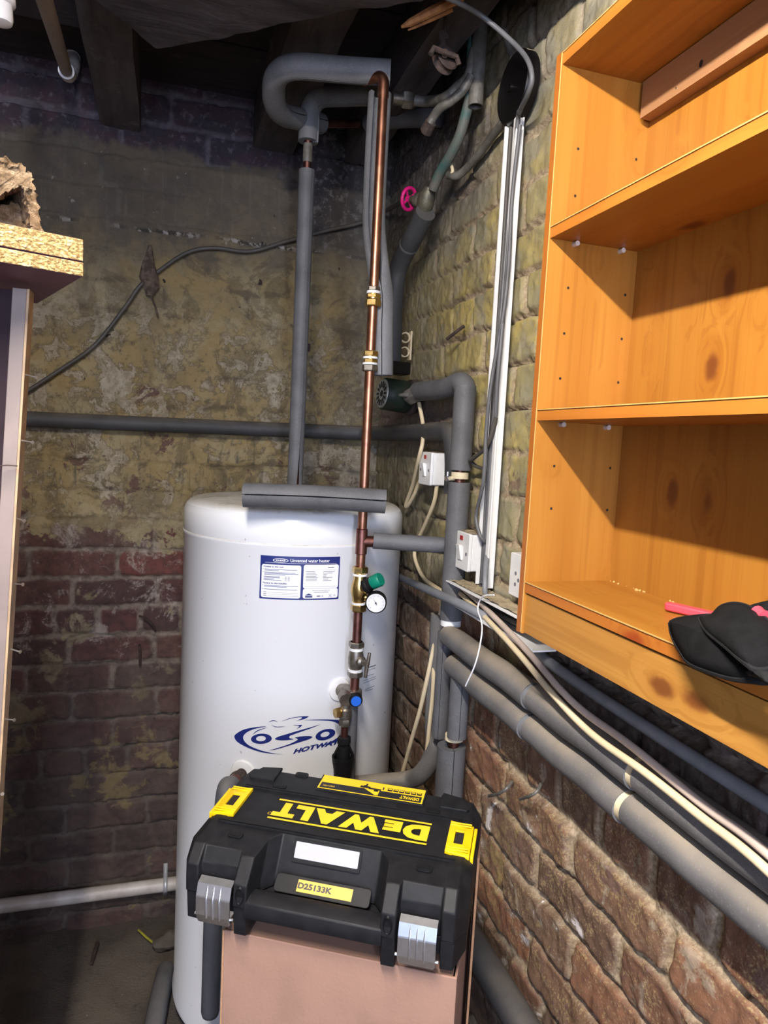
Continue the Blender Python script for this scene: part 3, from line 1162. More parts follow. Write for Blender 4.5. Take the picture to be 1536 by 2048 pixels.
for a_, b_ in (((.865, .06), (.90, .13)), ((.865, .13), (.90, .06))):
    dx = .003
    bm.faces.new([bm.verts.new(lab(*q, .0018)) for q in ((a_[0] - dx, a_[1]), (a_[0] + dx, a_[1]), (b_[0] + dx, b_[1]), (b_[0] - dx, b_[1]))]).material_index = 2
add_text(bm, 'CE', ltxt, 2, fit=(.925, .08, .028, .035), size=1, bold=.0)
obj('label_print', bm, [M['white_print'], M['navy'], M['grey_print']], info, fix=False)

# oval logo, drawn on the tank's curved front
LS = lambda x, y: (440 + x / 4.8, 1400 + y / 4.8)


def logo_add(bm, polys, cuts=3):
    vs, fs = fillpoly(polys, cuts)
    nv = [bm.verts.new(tankpt(*LS(v.x, v.y), .0012)) for v in vs]
    for f in fs:
        bm.faces.new([nv[i] for i in f])


def sm(pts, n=6):
    return [(p.x, p.y) for p in catmull([Vector((x, y, 0)) for x, y in pts], n)]


def crescent(outer, inner):
    return sm(outer) + list(reversed(sm(inner)))


def ell(cx, cy, a, b, rot=0, n=36):
    c, s = math.cos(rot), math.sin(rot)
    return [(cx + a * math.cos(t) * c - b * math.sin(t) * s, cy + a * math.cos(t) * s + b * math.sin(t) * c) for t in [2 * PI * k / n for k in range(n)]]


bm = B()
logo_add(bm, [crescent([(440, 252), (330, 262), (225, 285), (155, 325), (138, 355), (165, 400), (240, 445), (340, 485), (450, 510), (600, 522)],
                       [(440, 256), (340, 275), (265, 305), (225, 345), (228, 385), (270, 430), (340, 465), (430, 494), (520, 512), (600, 521)])])
logo_add(bm, [ell(397, 372, 100, 49, -.05), ell(393, 370, 47, 26, -.05)])
logo_add(bm, [ell(1012, 332, 98, 49, -.30), ell(1008, 330, 45, 24, -.30)])
logo_add(bm, [sm([(968, 232), (870, 262), (760, 292), (650, 325), (560, 352), (528, 375), (575, 386), (640, 385), (705, 378)]) +
              sm([(702, 374), (668, 364), (672, 345), (720, 325), (800, 297), (890, 264), (968, 232)])[:-1]])
logo_add(bm, [sm([(715, 362), (770, 350), (850, 346), (888, 355), (850, 378), (760, 407), (640, 445), (540, 474), (465, 486)]) +
              sm([(465, 486), (560, 458), (660, 425), (730, 392), (745, 375), (715, 362)])[1:-1]])
logo_add(bm, [sm([(463, 212), (500, 196), (530, 198), (556, 210)]) + sm([(556, 211), (528, 203), (500, 203), (463, 213)])[1:-1]])
logo_add(bm, [sm([(590, 204), (680, 172), (770, 158), (855, 155)]) + sm([(855, 156), (810, 182), (730, 200)])[1:] + sm([(740, 197), (790, 172), (760, 165), (680, 178), (590, 205)])[1:-1]])
logo_add(bm, [sm([(492, 236), (530, 254), (580, 256), (628, 250)]) + sm([(628, 251), (580, 261), (528, 259), (492, 237)])[1:-1]])
logo_add(bm, [sm([(700, 240), (760, 240), (790, 240), (765, 262), (735, 278)]) + sm([(735, 277), (758, 256), (752, 246), (700, 243)])[1:-1]])
logo_add(bm, [sm([(312, 332), (345, 300), (395, 278), (455, 264)]) + sm([(455, 265), (400, 283), (352, 305), (314, 333)])[1:-1]])
logo_add(bm, [crescent([(810, 192), (930, 187), (1060, 187), (1160, 196), (1230, 225), (1262, 270), (1240, 330), (1150, 385), (1060, 420), (965, 440)],
                       [(810, 194), (950, 195), (1070, 203), (1130, 225), (1165, 262), (1170, 300), (1145, 345), (1100, 380), (1040, 412), (965, 439)])])
hw = lambda v: tankpt(*LS(v.x, v.y), .0012)
vs, fs = text2d('HOTWATER', size=1, bold=.05, shear=.35)
x0, x1 = min(v.x for v in vs), max(v.x for v in vs)
y0, y1 = min(v.y for v in vs), max(v.y for v in vs)
nv = []
for v in vs:
    u_, w_ = (v.x - x0) / (x1 - x0), (v.y - y0) / (y1 - y0)
    gx, gy = 700 + 545 * u_, 520 - 122 * u_ - 45 * w_
    nv.append(bm.verts.new(tankpt(*LS(gx, gy), .0012)))
for f in fs:
    bm.faces.new([nv[i] for i in f])
obj('logo', bm, M['navy'], heater, fix=False)

# small faint print beside the valve
bm = B()
for (x0, y0, x1, y1), hh in (((731, 1336, 752, 1329), 2.2), ((731, 1342, 751, 1335), 1), ((728, 1346, 737, 1343), 1), ((728, 1354, 748, 1347), 1), ((727, 1361, 752, 1352), 1), ((727, 1366, 752, 1356), 1), ((730, 1379, 749, 1371), 1), ((730, 1382, 746, 1377), 1)):
    bm.faces.new([bm.verts.new(tankpt(*q, .0012)) for q in ((x0, y0), (x1, y1), (x1, y1 + hh), (x0, y0 + hh))])
obj('warning_print', bm, M['grey_print'], heater, fix=False)


def flange(px, py, r):
    p = tankpt(px, py)
    nrm = Vector((p.x - TX, p.y - TY, 0)).normalized()
    bm = B()
    lathe(bm, [(0, .004), (r * .5, .005), (r * .93, .003), (r, 0), (r, -.006)], axis_mat(p + nrm * .002, nrm), 40)
    obj('port_cover', bm, M['white_plastic'], heater)
    return p, nrm


fl1, fn1 = flange(679, 1379, .030)
fl2, fn2 = flange(486, 1545, .032)

# ------------------------------------------------------------------ copper riser and its valves
CX, CY = .4515, 1.594


def zc(py):
    return P(768 - .0466 * (py - 170), py, Y=CY).z


cz = lambda py: Vector((CX, CY, zc(py)))
riser = thing('copper_pipe', 'bare copper pipe standing upright in front of the water heater', 'pipe', cz(1380))
bm = B()
tube(bm, [cz(1142), cz(610)], .0112, 20)
tube(bm, [cz(610), cz(575), cz(185)], .0108, 20)
obj('upper_tube', bm, M['copper'], riser)
bm = B()
tube(bm, [cz(1292), cz(1212)], .0110, 20)
obj('lower_tube', bm, M['copper_dark'], riser)
bm = B()
tube(bm, [cz(1380), cz(1348)], .0112, 20)
obj('lower_tube', bm, M['copper_dark'], riser)
bm = B()
el = fillet([cz(195), cz(150), Vector((CX - .035, CY + .045, zc(150) + .003))], .03, 10)
tube(bm, el, .0125, 20)
obj('elbow', bm, M['copper'], riser)


def rings(bm, a, b, r, M_=None):
    cyl(bm, cz(a), cz(b), r, 24)


def union(parts):
    u = None
    for i, (a, b, r, kind, mat) in enumerate(parts):
        bm = B()
        if kind == 'hex':
            hexnut(bm, cz(b), cz(a), r)
        else:
            cyl(bm, cz(b), cz(a), r, 24)
        if i == 0:
            u = obj('union_fitting', bm, M[mat], riser, angle=30)
        else:
            obj({'ptfe': 'thread_tape', 'brass': 'nut', 'grey_metal': 'nut'}[mat], bm, M[mat], u, angle=30)


union([(588, 604, .0150, 'cyl', 'brass'), (574, 583, .0150, 'hex', 'grey_metal'), (583, 588, .0160, 'cyl', 'ptfe'), (589, 597, .0178, 'hex', 'brass'), (599, 614, .0192, 'hex', 'brass')])
union([(712, 732, .0145, 'cyl', 'brass'), (702, 713, .0180, 'hex', 'brass'), (714, 718, .0170, 'cyl', 'ptfe'), (719, 726, .0172, 'hex', 'brass'), (726, 730, .0175, 'cyl', 'ptfe'), (730, 743, .0188, 'hex', 'grey_metal')])
bm = B()
lathe(bm, [(.0112, 0), (.0138, .002), (.0138, zc(1057) - zc(1109) - .002), (.0112, zc(1057) - zc(1109))], Matrix.Translation(cz(1109)), 24)
cyl(bm, cz(1083), cz(1083) + Vector((.03, -.002, 0)), .0135, 24)
obj('tee', bm, M['copper_dark'], riser)

prv = thing('pressure_valve', 'brass pressure reducing valve with green cap on the copper pipe', 'valve', cz(1222))
Lp = zc(1133) - zc(1222)
bm = B()
lathe(bm, [(.012, 0), (.015, .005), (.0145, Lp * .2), (.017, Lp * .32), (.0205, Lp * .45), (.019, Lp * .6), (.0145, Lp * .75), (.015, Lp * .95), (.012, Lp)], Matrix.Translation(cz(1222)), 28)
kd = Vector((.62, -.62, .50)).normalized()
kp = cz(1178)
cyl(bm, kp, kp + kd * .026, .0165, 24)
obj('body', bm, M['brass'], prv)
for a, b in ((1133, 1146), (1207, 1222)):
    bm = B()
    hexnut(bm, cz(b), cz(a), .0195)
    obj('nut', bm, M['brass'], prv, angle=30)
for a in (1147, 1204):
    bm = B()
    cyl(bm, cz(a + 4), cz(a), .0175, 24)
    obj('thread_tape', bm, M['ptfe'], prv)
bm = B()
lathe(bm, [(.0175, .018), (.0195, .020), (.0195, .028), (.0165, .031), (.0155, .045), (.013, .047)], axis_mat(kp, kd), 28)
obj('collar', bm, M['black_plastic'], prv)
bm = B()
lathe(bm, [(.0155, .040), (.0165, .042), (.0172, .062), (.015, .066), (.0, .066)], axis_mat(kp, kd), 28)
lathe(bm, [(.003, .0655), (.003, .067), (0, .067)], axis_mat(kp, kd), 12)
obj('cap', bm, M['green_cap'], prv)

gp = P(752, 1205, Y=CY - .035)
gd = Vector((-.34, -.93, -.06)).normalized()
gauge = thing('pressure_gauge', 'round black pressure gauge with white dial beside the green-capped valve', 'gauge', gp)
bm = B()
lathe(bm, [(.0, -.022), (.020, -.022), (.0245, -.018), (.0255, .004), (.0240, .006), (.0225, .004), (.0, .004)], axis_mat(gp, gd), 36)
obj('housing', bm, M['black_plastic'], gauge)
bm = B()
cyl(bm, gp - gd * .014, cz(1192), .0075, 16)
obj('stem', bm, M['brass'], gauge)
bm = B()
GM = axis_mat(gp + gd * .0045, gd)
lathe(bm, [(.0, .0008), (.0225, .0008), (.0225, 0)], GM, 36)
dial = obj('dial', bm, M['gauge_face'], gauge)
bm = B()
inv = GM.inverted()
gup = (inv.to_3x3() @ Vector((0, 0, 1)))
ga = math.atan2(gup.y, gup.x)
for k in range(28):
    a = ga + math.radians(-135 + 270 * k / 27)
    r0, r1 = (.0155, .0195) if k % 3 == 0 else (.0178, .0195)
    w_ = .0004
    c, s = math.cos(a), math.sin(a)
    bm.faces.new([bm.verts.new(GM @ Vector((c * r - s * e, s * r + c * e, .0013))) for r, e in ((r0, -w_), (r1, -w_), (r1, w_), (r0, w_))])
obj('scale_marks', bm, M['grey_print'], dial, fix=False)
bm = B()
a = ga + math.radians(30)
c, s = math.cos(a), math.sin(a)
prism(bm, [(c * -.005 - s * -.0008, s * -.005 + c * -.0008), (c * .016, s * .016), (c * -.005 - s * .0008, s * -.005 + c * .0008)], .0006, GM @ Matrix.Translation((0, 0, .0014)))
lathe(bm, [(.0022, .001), (.0018, .003), (0, .003)], GM, 14)
obj('needle', bm, M['black_print'], dial)

bv = thing('isolating_valve', 'grey lever valve on the copper pipe below the gauge', 'valve', cz(1353))
Lb = zc(1283) - zc(1353)
bm = B()
lathe(bm, [(.0125, 0), (.0145, .004), (.0145, Lb * .2), (.018, Lb * .35), (.019, Lb * .55), (.016, Lb * .75), (.0145, Lb)], Matrix.Translation(cz(1353)), 26)
vd = Vector((.45, -.85, .05)).normalized()
vp = cz(1320)
lathe(bm, [(.013, .008), (.013, .022), (.008, .026), (.0075, .040), (.0, .040)], axis_mat(vp, vd), 20)
obj('body', bm, M['grey_metal'], bv)
for a, b in ((1283, 1294), (1341, 1353)):
    bm = B()
    hexnut(bm, cz(b), cz(a), .0195)
    obj('nut', bm, M['grey_metal'], bv, angle=30)
for a in (1295, 1337):
    bm = B()
    cyl(bm, cz(a + 5), cz(a), .0175, 24)
    obj('thread_tape', bm, M['ptfe'], bv)
bm = B()
lp = vp + vd * .040
tube(bm, [lp + Vector((.004, -.002, .026)), lp + Vector((.001, -.003, .006)), lp, lp + Vector((-.002, -.002, -.012)), lp + Vector((-.003, -.001, -.034))], [.004, .005, .0065, .005, .0045], 12)
obj('lever', bm, M['grey_metal'], bv)

# inlet manifold with expansion relief, tundish
mp = cz(1390)
mani = thing('inlet_manifold', 'grey relief valve with blue cap joining the pipe to the tank', 'valve', mp)
bm = B()
q0 = fl1 + fn1 * .002
q1 = fl1 + fn1 * .075
tube(bm, fillet([q0, q0 + (mp - q0) * .55 + Vector((0, 0, .006)), mp], .02), .0155, 22)
lathe(bm, [(.013, -.022), (.0185, -.018), (.0195, .0), (.0185, .014), (.0125, .016)], Matrix.Translation(mp), 24)
cyl(bm, mp + Vector((-.026, -.004, .002)), mp + Vector((-.026, -.022, -.002)), .016, 24)
obj('body', bm, M['grey_metal'], mani)
bm = B()
bd = Vector((-.12, -.98, -.06)).normalized()
bp = P(712, 1402, Y=CY - .030)
lathe(bm, [(0, -.018), (.0165, -.018), (.0165, -.002), (.0145, .001), (0, .001)], axis_mat(bp, bd), 24)
obj('cap_ring', bm, M['black_plastic'], mani)
bm = B()
lathe(bm, [(.0128, 0), (.0122, .003), (0, .003)], axis_mat(bp, bd), 24)
obj('cap', bm, M['blue_cap'], mani)
bm = B()
t1 = P(691, 1408, Y=CY - .02)
zt = lambda py: P(691 - .045 * (py - 1408), py, Y=CY - .02)
lathe(bm, [(.013, 0), (.0155, .002), (.0155, .022), (.012, .026), (.012, .034)], axis_mat(zt(1436), (0, 0, 1)), 22)
cyl(bm, zt(1423), zt(1423) + Vector((-.016, -.004, 0)), .0075, 16)
hexnut(bm, zt(1451), zt(1437), .0145)
obj('relief_outlet', bm, M['grey_metal'], mani, angle=35)
bm = B()
hexnut(bm, zt(1423) + Vector((-.012, -.003, 0)), zt(1423) + Vector((-.027, -.007, 0)), .0125)
obj('brass_plug', bm, M['brass'], mani, angle=30)['label'] = 'brass hexagonal plug'
bm = B()
cyl(bm, zt(1472), zt(1448), .0085, 18)
obj('outlet_tube', bm, M['copper_dark'], mani)

tp = zt(1600)
tund = thing('tundish', 'black plastic tundish cup under the relief valve outlet', 'tundish', tp)
bm = B()
L = lambda a: zt(a).z - tp.z
lathe(bm, [(.0125, L(1505)), (.0125, L(1488)), (.0165, L(1486)), (.0165, L(1474)), (.013, L(1472)), (.0, L(1472))], axis_mat(tp, (0, 0, 1)), 6)
lathe(bm, [(.0, L(1520)), (.0165, L(1518)), (.0145, L(1490)), (.0, L(1490))], axis_mat(tp, (0, 0, 1)), 22)
obj('spout', bm, M['black_plastic'], tund, angle=35)
bm = B()
lathe(bm, [(.018, 0), (.022, L(1540)), (.0265, L(1521)), (.0275, L(1512)), (.0245, L(1512)), (.020, L(1535)), (.0, L(1540))], axis_mat(tp, (0, 0, 1)), 30)
tube(bm, [tp + Vector((0, 0, .003)), Vector((tp.x, tp.y, .02))], .0140, 18)
for s in (-1, 1):
    tube(bm, [zt(1512) + Vector((s * .025, 0, 0)), zt(1494) + Vector((s * .014, 0, 0))], .003, 8)
obj('cup', bm, M['black_plastic'], tund)

bm = B()
tube(bm, [zt(1400) + Vector((.020, .030, -.01)), zt(1630) + Vector((.020, .030, 0))], .0195, 22)
tag(obj('foam_sleeve', bm, M['foam']), 'grey foam pipe sleeve running down behind the black tundish cup', 'pipe insulation')

# ------------------------------------------------------------------ foam lagging and pipes above the tank
RX, RY = .350, 1.95
rz = lambda py: P(597, py, Y=RY).z
# riser out of the tank top: short bare copper end and its sleeve
outlet = thing('outlet_pipe', 'copper outlet pipe rising from the top of the water heater inside grey foam', 'pipe', (RX, RY, TZ))
bm = B()
tube(bm, [(RX, RY, TZ - .003), (RX, RY, rz(262))], .0105, 18)
obj('tube', bm, M['copper_dark'], outlet)
bm = B()
tube(bm, [(RX, RY, rz(322)), (RX, RY, rz(318)), (RX, RY, rz(288)), (RX, RY, rz(284))], [.0115, .0128, .0128, .0115], 18)
obj('solder_joint', bm, M['lead'], outlet)
bm = B()
n_ = 30
zt_, zb_ = rz(338), TZ + .018
pth = [Vector((RX, RY, zt_ + (zb_ - zt_) * i / n_)) for i in range(n_ + 1)]
gp_ = [.03 + max(0, (i - 22) / 8) ** 1.5 * .42 for i in range(n_ + 1)]
ctube(bm, pth, .0215, .0125, gp_, Vector((.42, -.9, 0)), 26)
tag(obj('foam_sleeve', bm, M['foam']), 'long grey foam sleeve standing upright on the water heater', 'pipe insulation')

ea = Vector((RX, RY, rz(280)))
eb = P(640, 188, Y=RY - .05)
ec = P(747, 188, Y=1.80)
bm = B()
pth = fillet([ea, Vector((RX + .002, RY, rz(188))), ec], .11, 16)
pth = catmull(pth, 2)
ctube(bm, pth, .0270, .0115, [.04 + .25 * max(0, 1 - i / 7) for i in range(len(pth))], [(Vector((.75, -.5, -.25)).normalized()).lerp(Vector((.1, -.5, -.85)), min(1, i / 20)).normalized() for i in range(len(pth))], 26)
tag(obj('foam_elbow', bm, M['foam_light']), 'grey foam bend arching over from the outlet pipe below the larger loop', 'pipe insulation')

# big loop
bm = B()
l0 = P(781, 146, Y=CY + .02)
l1 = P(700, 141, Y=1.64)
l2 = P(549, 128, Y=1.70)
l3 = P(546, 226, Y=1.86)
l4 = P(640, 247, Y=2.02)
l5 = P(735, 246, Y=2.06)
l6 = P(880, 235, Y=1.86)
pth = catmull(fillet([l0, l1, l2, l3, l4], .075, 10), 2)
ctube(bm, pth, .0275, .0125, .05, [Vector((.5, -.2, -.75)).lerp(Vector((.9, -.45, .2)), min(1, i / len(pth) * 1.4)).normalized() for i in range(len(pth))], 26)
tag(obj('foam_loop', bm, M['foam_light']), 'thick grey foam loop bent back on itself below the ceiling', 'pipe insulation')
bm = B()
tube(bm, [l4 - (l4 - l3) * .2, l4, l4 + (l5 - l4) * .8], .012, 16)
tag(obj('copper_pipe', bm, M['copper_dark']), 'short dull copper pipe emerging behind the foam loop below the ceiling', 'pipe')
bm = B()
tube(bm, catmull([l5, l5.lerp(l6, .5) + Vector((0, 0, .004)), l6], 6), .024, 22)
tag(obj('foam_sleeve', bm, M['foam']), 'grey foam sleeve lying across behind the copper pipe under old brass fitting', 'pipe insulation')

# split sleeve hanging open round the copper pipe
bm = B()
raw = [(765, 180, .004, .022), (760, 260, .004, .022), (755, 360, .005, .022), (753, 450, .012, .024), (757, 530, .022, .026), (765, 590, .030, .024), (764, 650, .030, .022), (764, 747, .030, .022)]
pth = catmull([Vector((P(px - 8 if py < 480 else px, py, Y=CY + dy).x + (.004 if py < 480 else 0), CY + dy, zc(py))) for px, py, dx, dy in raw], 6)
N_ = len(pth)
gaps = [.78 - .74 * float(sstep(np.array(i / N_), .42, .66)) for i in range(N_)]
refs = [Vector((-.30, -.95, 0)) for i in range(N_)]
ctube(bm, pth, .0265, .0180, gaps, refs, 28, .03)
tag(obj('foam_sleeve', bm, M['foam_light']), 'pale grey split foam sleeve gaping open around the upper copper pipe', 'pipe insulation')

# loose offcut on top of the tank
a_, b_ = P(487, 990, Z=TZ + .028), P(771, 1003, Z=TZ + .028)
bm = B()
ref = Vector((-.25, -.95, .12))
pth = [a_.lerp(b_, i / 16) + Vector((0, 0, .0025 * math.sin(i / 16 * PI))) for i in range(17)]
ctube(bm, pth, .028, .0165, .05, ref, 28, .25)
tag(obj('foam_offcut', bm, M['foam']), 'loose split grey foam tube lying on top of the water heater', 'pipe insulation')

# foam pipe along the back wall, turning onto the right wall
bm = B()
pth = [Vector((-1.2, 2.328, 1.661)), Vector((-.39, 2.328, 1.667)), Vector((.30, 2.330, 1.675)), Vector((.655, 2.31, 1.680)), Vector((.668, 1.80, 1.684)), Vector((.672, 1.60, 1.688)), Vector((.672, 1.575, 1.60)), Vector((.672, 1.575, 1.535))]
pth = fillet(pth, .055, 8)
tube(bm, pth, .0235, 22)
tag(obj('foam_pipe', bm, M['foam_dark']), 'dark foam covered pipe running level across the back wall', 'pipe insulation')

# black sleeve coming down from the gate valve to the pump
bm = B()
gv = [(851, 425, .628), (829, 470, .626), (800, 528, .622), (789, 580, .618), (786, 660, .622), (784, 735, .628)]
pth = catmull([P(x, y, X=X) for x, y, X in gv], 8)
tube(bm, pth, .0265, 22)
pb = obj('foam_sleeve', bm, M['foam_dark'])
tag(pb, 'black foam sleeve curving down from the pink-handled valve to the pump', 'pipe insulation')
bm = B()
T_, N__, B__ = frames(pth)
tube(bm, [pth[11] + T_[11] * -.003, pth[11] + T_[11] * .003], .0275, 22)
q_ = obj('tape_band', bm, M['grey_cable'], pb)

# ------------------------------------------------------------------ pump on the right wall
pc = P(764, 787, Y=1.93)
pump = thing('circulation_pump', 'dark green circulation pump with grey slotted end plate in the corner', 'pump', pc)
pd = Vector((.96, .10, -.06)).normalized()
PM = axis_mat(pc, pd)
bm = B()
lathe(bm, [(.0, .002), (.042, .002), (.0455, .006), (.0465, .05), (.0465, .074), (.043, .080), (.0, .080)], PM, 36)
obj('motor_housing', bm, M['pump_green'], pump)
bm = B()
lathe(bm, [(.0, -.001), (.040, -.001), (.0415, .004)], PM, 36)
pl_ = obj('end_plate', bm, M['pump_plate'], pump)
bm = B()
for k in range(14):
    a = 2 * PI * k / 14
    Mk = PM @ Matrix.Rotation(a, 4, 'Z') @ Matrix.Translation((0, 0, -.0022))
    box(bm, (.0265, 0, 0), (.016, .006, .001), Mk)
lathe(bm, [(.0, -.0022), (.009, -.0022), (.009, -.001)], PM, 16)
obj('slots', bm, M['hole'], pl_)
bm = B()
tbx = P(792, 738, Y=1.92)
Mx = Matrix.Translation(tbx) @ Matrix.Rotation(.1, 4, 'Z')
prism(bm, rrect(.055, .034, .004), .05, Mx @ Matrix.Rotation(PI / 2, 4, 'X') @ Matrix.Translation((0, 0, -.01)))
obj('terminal_box', bm, M['bakelite'], pump, bevel=.002)
bm = B()
fp = pc + pd * .082
lathe(bm, [(.0, 0), (.050, 0), (.052, .004), (.052, .014), (.046, .02), (.04, .035), (.0, .035)], axis_mat(fp, pd), 28)
obj('volute', bm, M['rust'], pump)
vv = P(826, 790, X=.645)
bm = B()
ve = P(842, 782, X=.655)
hexnut(bm, vv + (vv - ve) * .5, ve, .024)
tube(bm, [vv + Vector((-.02, -.01, -.002)), vv + Vector((-.045, -.016, -.004))], [.007, .004], 10)
obj('union_valve', bm, M['lead'], pump, angle=30)

# short lagged pipe from the pump to the lagged riser on the right wall
bm = B()
pth = catmull([P(836, 783, X=.655), P(880, 779, X=.655), P(905, 772, X=.657), P(922, 766, X=.660), P(930, 778, X=.660), P(929, 800, X=.660)], 8)
ctube(bm, pth, .0255, .013, .03, Vector((.3, -.2, -1)), 24)
tag(obj('foam_sleeve', bm, M['foam']), 'short grey foam sleeve between the green pump and the wall riser', 'pipe insulation')

WRX, WRY = .660, 1.513
wr = lambda py: P(928 - .063 * (py - 770), py, X=WRX).z
rise = thing('lagged_riser', 'thick grey foam covered riser pipe on the right wall beside the switches', 'pipe insulation', (WRX, WRY, 1.1))
bm = B()
tube(bm, [(WRX, WRY, wr(800)), (WRX, WRY, wr(985))], .0125, 16)
obj('tube', bm, M['copper_dark'], rise)
bm = B()
zz = [wr(772) + (wr(940) - wr(772)) * i / 14 for i in range(15)]
ctube(bm, [Vector((WRX, WRY, z)) for z in zz], .0255, .0135, .02, Vector((-1, .4, 0)), 26)
obj('upper_sleeve', bm, M['foam'], rise)
bm = B()
tube(bm, [(WRX, WRY, wr(944)), (WRX, WRY, wr(957))], .0205, 22)
for s in (1,):
    tube(bm, [(WRX - .026, WRY - .002, wr(957)), (WRX - .014, WRY, wr(957))], .005, 10)
obj('tape_band', bm, M['tape'], rise)
bm = B()
kb = Vector((WRX - .026, WRY + .012, wr(958)))
lathe(bm, [(.006, -.004), (.0075, 0), (.006, .004)], axis_mat(kb, (1, .3, 0)), 14)
tube(bm, [kb, kb + Vector((.0, 0, .016))], .003, 10)
obj('hose_clip', bm, M['zinc'], rise)
bm = B()
ctube(bm, [Vector((WRX, WRY, wr(964) + (wr(1236) - wr(964)) * i / 14)) for i in range(15)], .0265, .0135, .02, Vector((.5, .8, 0)), 26)
obj('lower_sleeve', bm, M['foam'], rise)
bm = B()
tube(bm, [(WRX, WRY, wr(1234)), (WRX, WRY, wr(1248))], .0245, 22)
obj('tape_band', bm, M['white_plastic'], rise)

bm = B()
ctube(bm, [Vector((CX + .028, CY - .003, 1.4165)).lerp(Vector((WRX - .004, 1.548, 1.412)), i / 8) for i in range(9)], .0195, .012, .03, Vector((0, .4, -1)), 24)
tag(obj('foam_sleeve', bm, M['foam']), 'level grey foam sleeve joining the copper pipe to the wall riser', 'pipe insulation')

# two lagged pipes running forward along the right wall


def lagged(name, label, z, y0, y1, x, joints, mat, dr=0.0, r=.0265):
    t = thing(name, label, 'pipe insulation', (x, (y0 + y1) / 2, z))
    ys = [y0] + joints + [y1]
    for i in range(len(ys) - 1):
        a, b = ys[i] - (.008 if i else 0), ys[i + 1] + .007
        bm = B()
        pth = [Vector((x, a + (b - a) * k / 8, z + .0015 * math.sin(k * 1.3 + i))) for k in range(9)]
        if i == 0:
            pth = [pth[0] + Vector((.0, .004, 0))] + pth
            tube(bm, pth, [r * .75, r * .97] + [r] * 8, 24)
        else:
            tube(bm, pth, r + dr * (i % 2), 24)
        obj('sleeve', bm, mat, t)
    for j in joints:
        bm = B()
        tube(bm, [(x, j + .012, z), (x, j - .014, z)], r * .90, 24)
        obj('tape_band', bm, M['tape'] if j == joints[-1] else M['conduit_grey'], t)
    return t


lagged('lagged_pipe', 'upper of the two grey foam covered pipes along the right wall', 1.203, 1.50, .15, .652, [1.092, .79], M['foam_dusty'], .0)
lagged('lagged_pipe', 'lower grey foam covered pipe along the right wall with cream tape joint', 1.143, 1.462, .15, .652, [1.098, .808], M['foam_dusty'], .0)

# vertical drops below them
def down(px0, y0p, px1, y1p, X, r, mat, label, name='foam_sleeve', gap=None, to_floor=False):
    a, b = P(px0, y0p, X=X), P(px1, y1p, X=X)
    b.y = a.y = (a.y + b.y) / 2
    if to_floor:
        b = a + (b - a) * ((a.z - .03) / (a.z - b.z))
    bm = B()
    pth = [a.lerp(b, i / 8) for i in range(9)]
    ctube(bm, pth, r, r * .5, .03, gap or Vector((-.2, -1, 0)), 24)
    return tag(obj(name, bm, mat), label, 'pipe insulation'), a, b


down(919, 1325, 917, 1478, .655, .0225, M['foam'], 'grey foam sleeve dropping from the lower lagged pipe to the taped joint')
down(889, 1262, 882, 1476, .662, .0195, M['foam'], 'narrow grey foam sleeve beside the taped joint under the wall riser', gap=Vector((-.6, -.8, 0)))
o_, a_, b_ = down(904, 1492, 893, 1640, .650, .033, M['foam'], 'fat grey foam sleeve going down behind the tool case', to_floor=True)
bm = B()
q = P(916, 1484, X=.655)
tube(bm, [(q.x, a_.y, q.z + .016), (q.x, a_.y, q.z - .022)], .0125, 16)
t_ = obj('copper_pipe', bm, M['copper_dark'])
tag(t_, 'short bare copper pipe showing in the gap between foam sleeves above the case', 'pipe')
bm = B()
tube(bm, [(q.x, a_.y, q.z + .008), (q.x, a_.y, q.z - .004)], .0215, 20)
obj('tape_band', bm, M['tape'], t_)

bm = B()
e0 = P(876, 1225, X=.672)
e1 = P(872, 1440, X=.672)
e0.y = e1.y = (e0.y + e1.y) / 2
e2 = P(866, 1535, X=.665)
e3 = P(815, 1560, Y=e1.y + .03)
e4 = tankpt(700, 1572)
tube(bm, catmull([e0, e0.lerp(e1, .5), e1, P(868, 1500, X=.668), P(845, 1545, Y=e1.y - .01), e3, e3.lerp(e4, .5), e4], 8), .0235, 22)
tag(obj('foam_elbow', bm, M['foam_dusty']), 'dusty foam bend turning from the right wall toward the tank behind the case', 'pipe insulation')

# low pipe along the foot of the right wall
bm = B()
g0, g1 = P(930, 1880, X=.645), P(1075, 2075, X=.645)
zz = (g0.z + g1.z) / 2
pth = [Vector((.645, 1.75, zz)), Vector((.645, .3, zz))]
tube(bm, pth, .030, 22)
tag(obj('foam_pipe', bm, M['foam_dark']), 'dark lagged pipe low down along the right wall beside the carton', 'pipe insulation')

# conduit
bm = B()
tube(bm, catmull([P(790, 1150, X=.668), P(830, 1168, X=.650), P(880, 1190, X=.616), P(925, 1210, X=.618), P(965, 1231, X=.640), P(1000, 1252, X=.664), P(1060, 1296, X=.680), P(1140, 1355, X=.682), P(1300, 1460, X=.682), P(1536, 1610, X=.682), (.682, .35, 1.252)], 10), .0100, 16)
tag(obj('conduit', bm, M['conduit_grey']), 'smooth grey plastic conduit running along the right wall under the shelves', 'conduit')

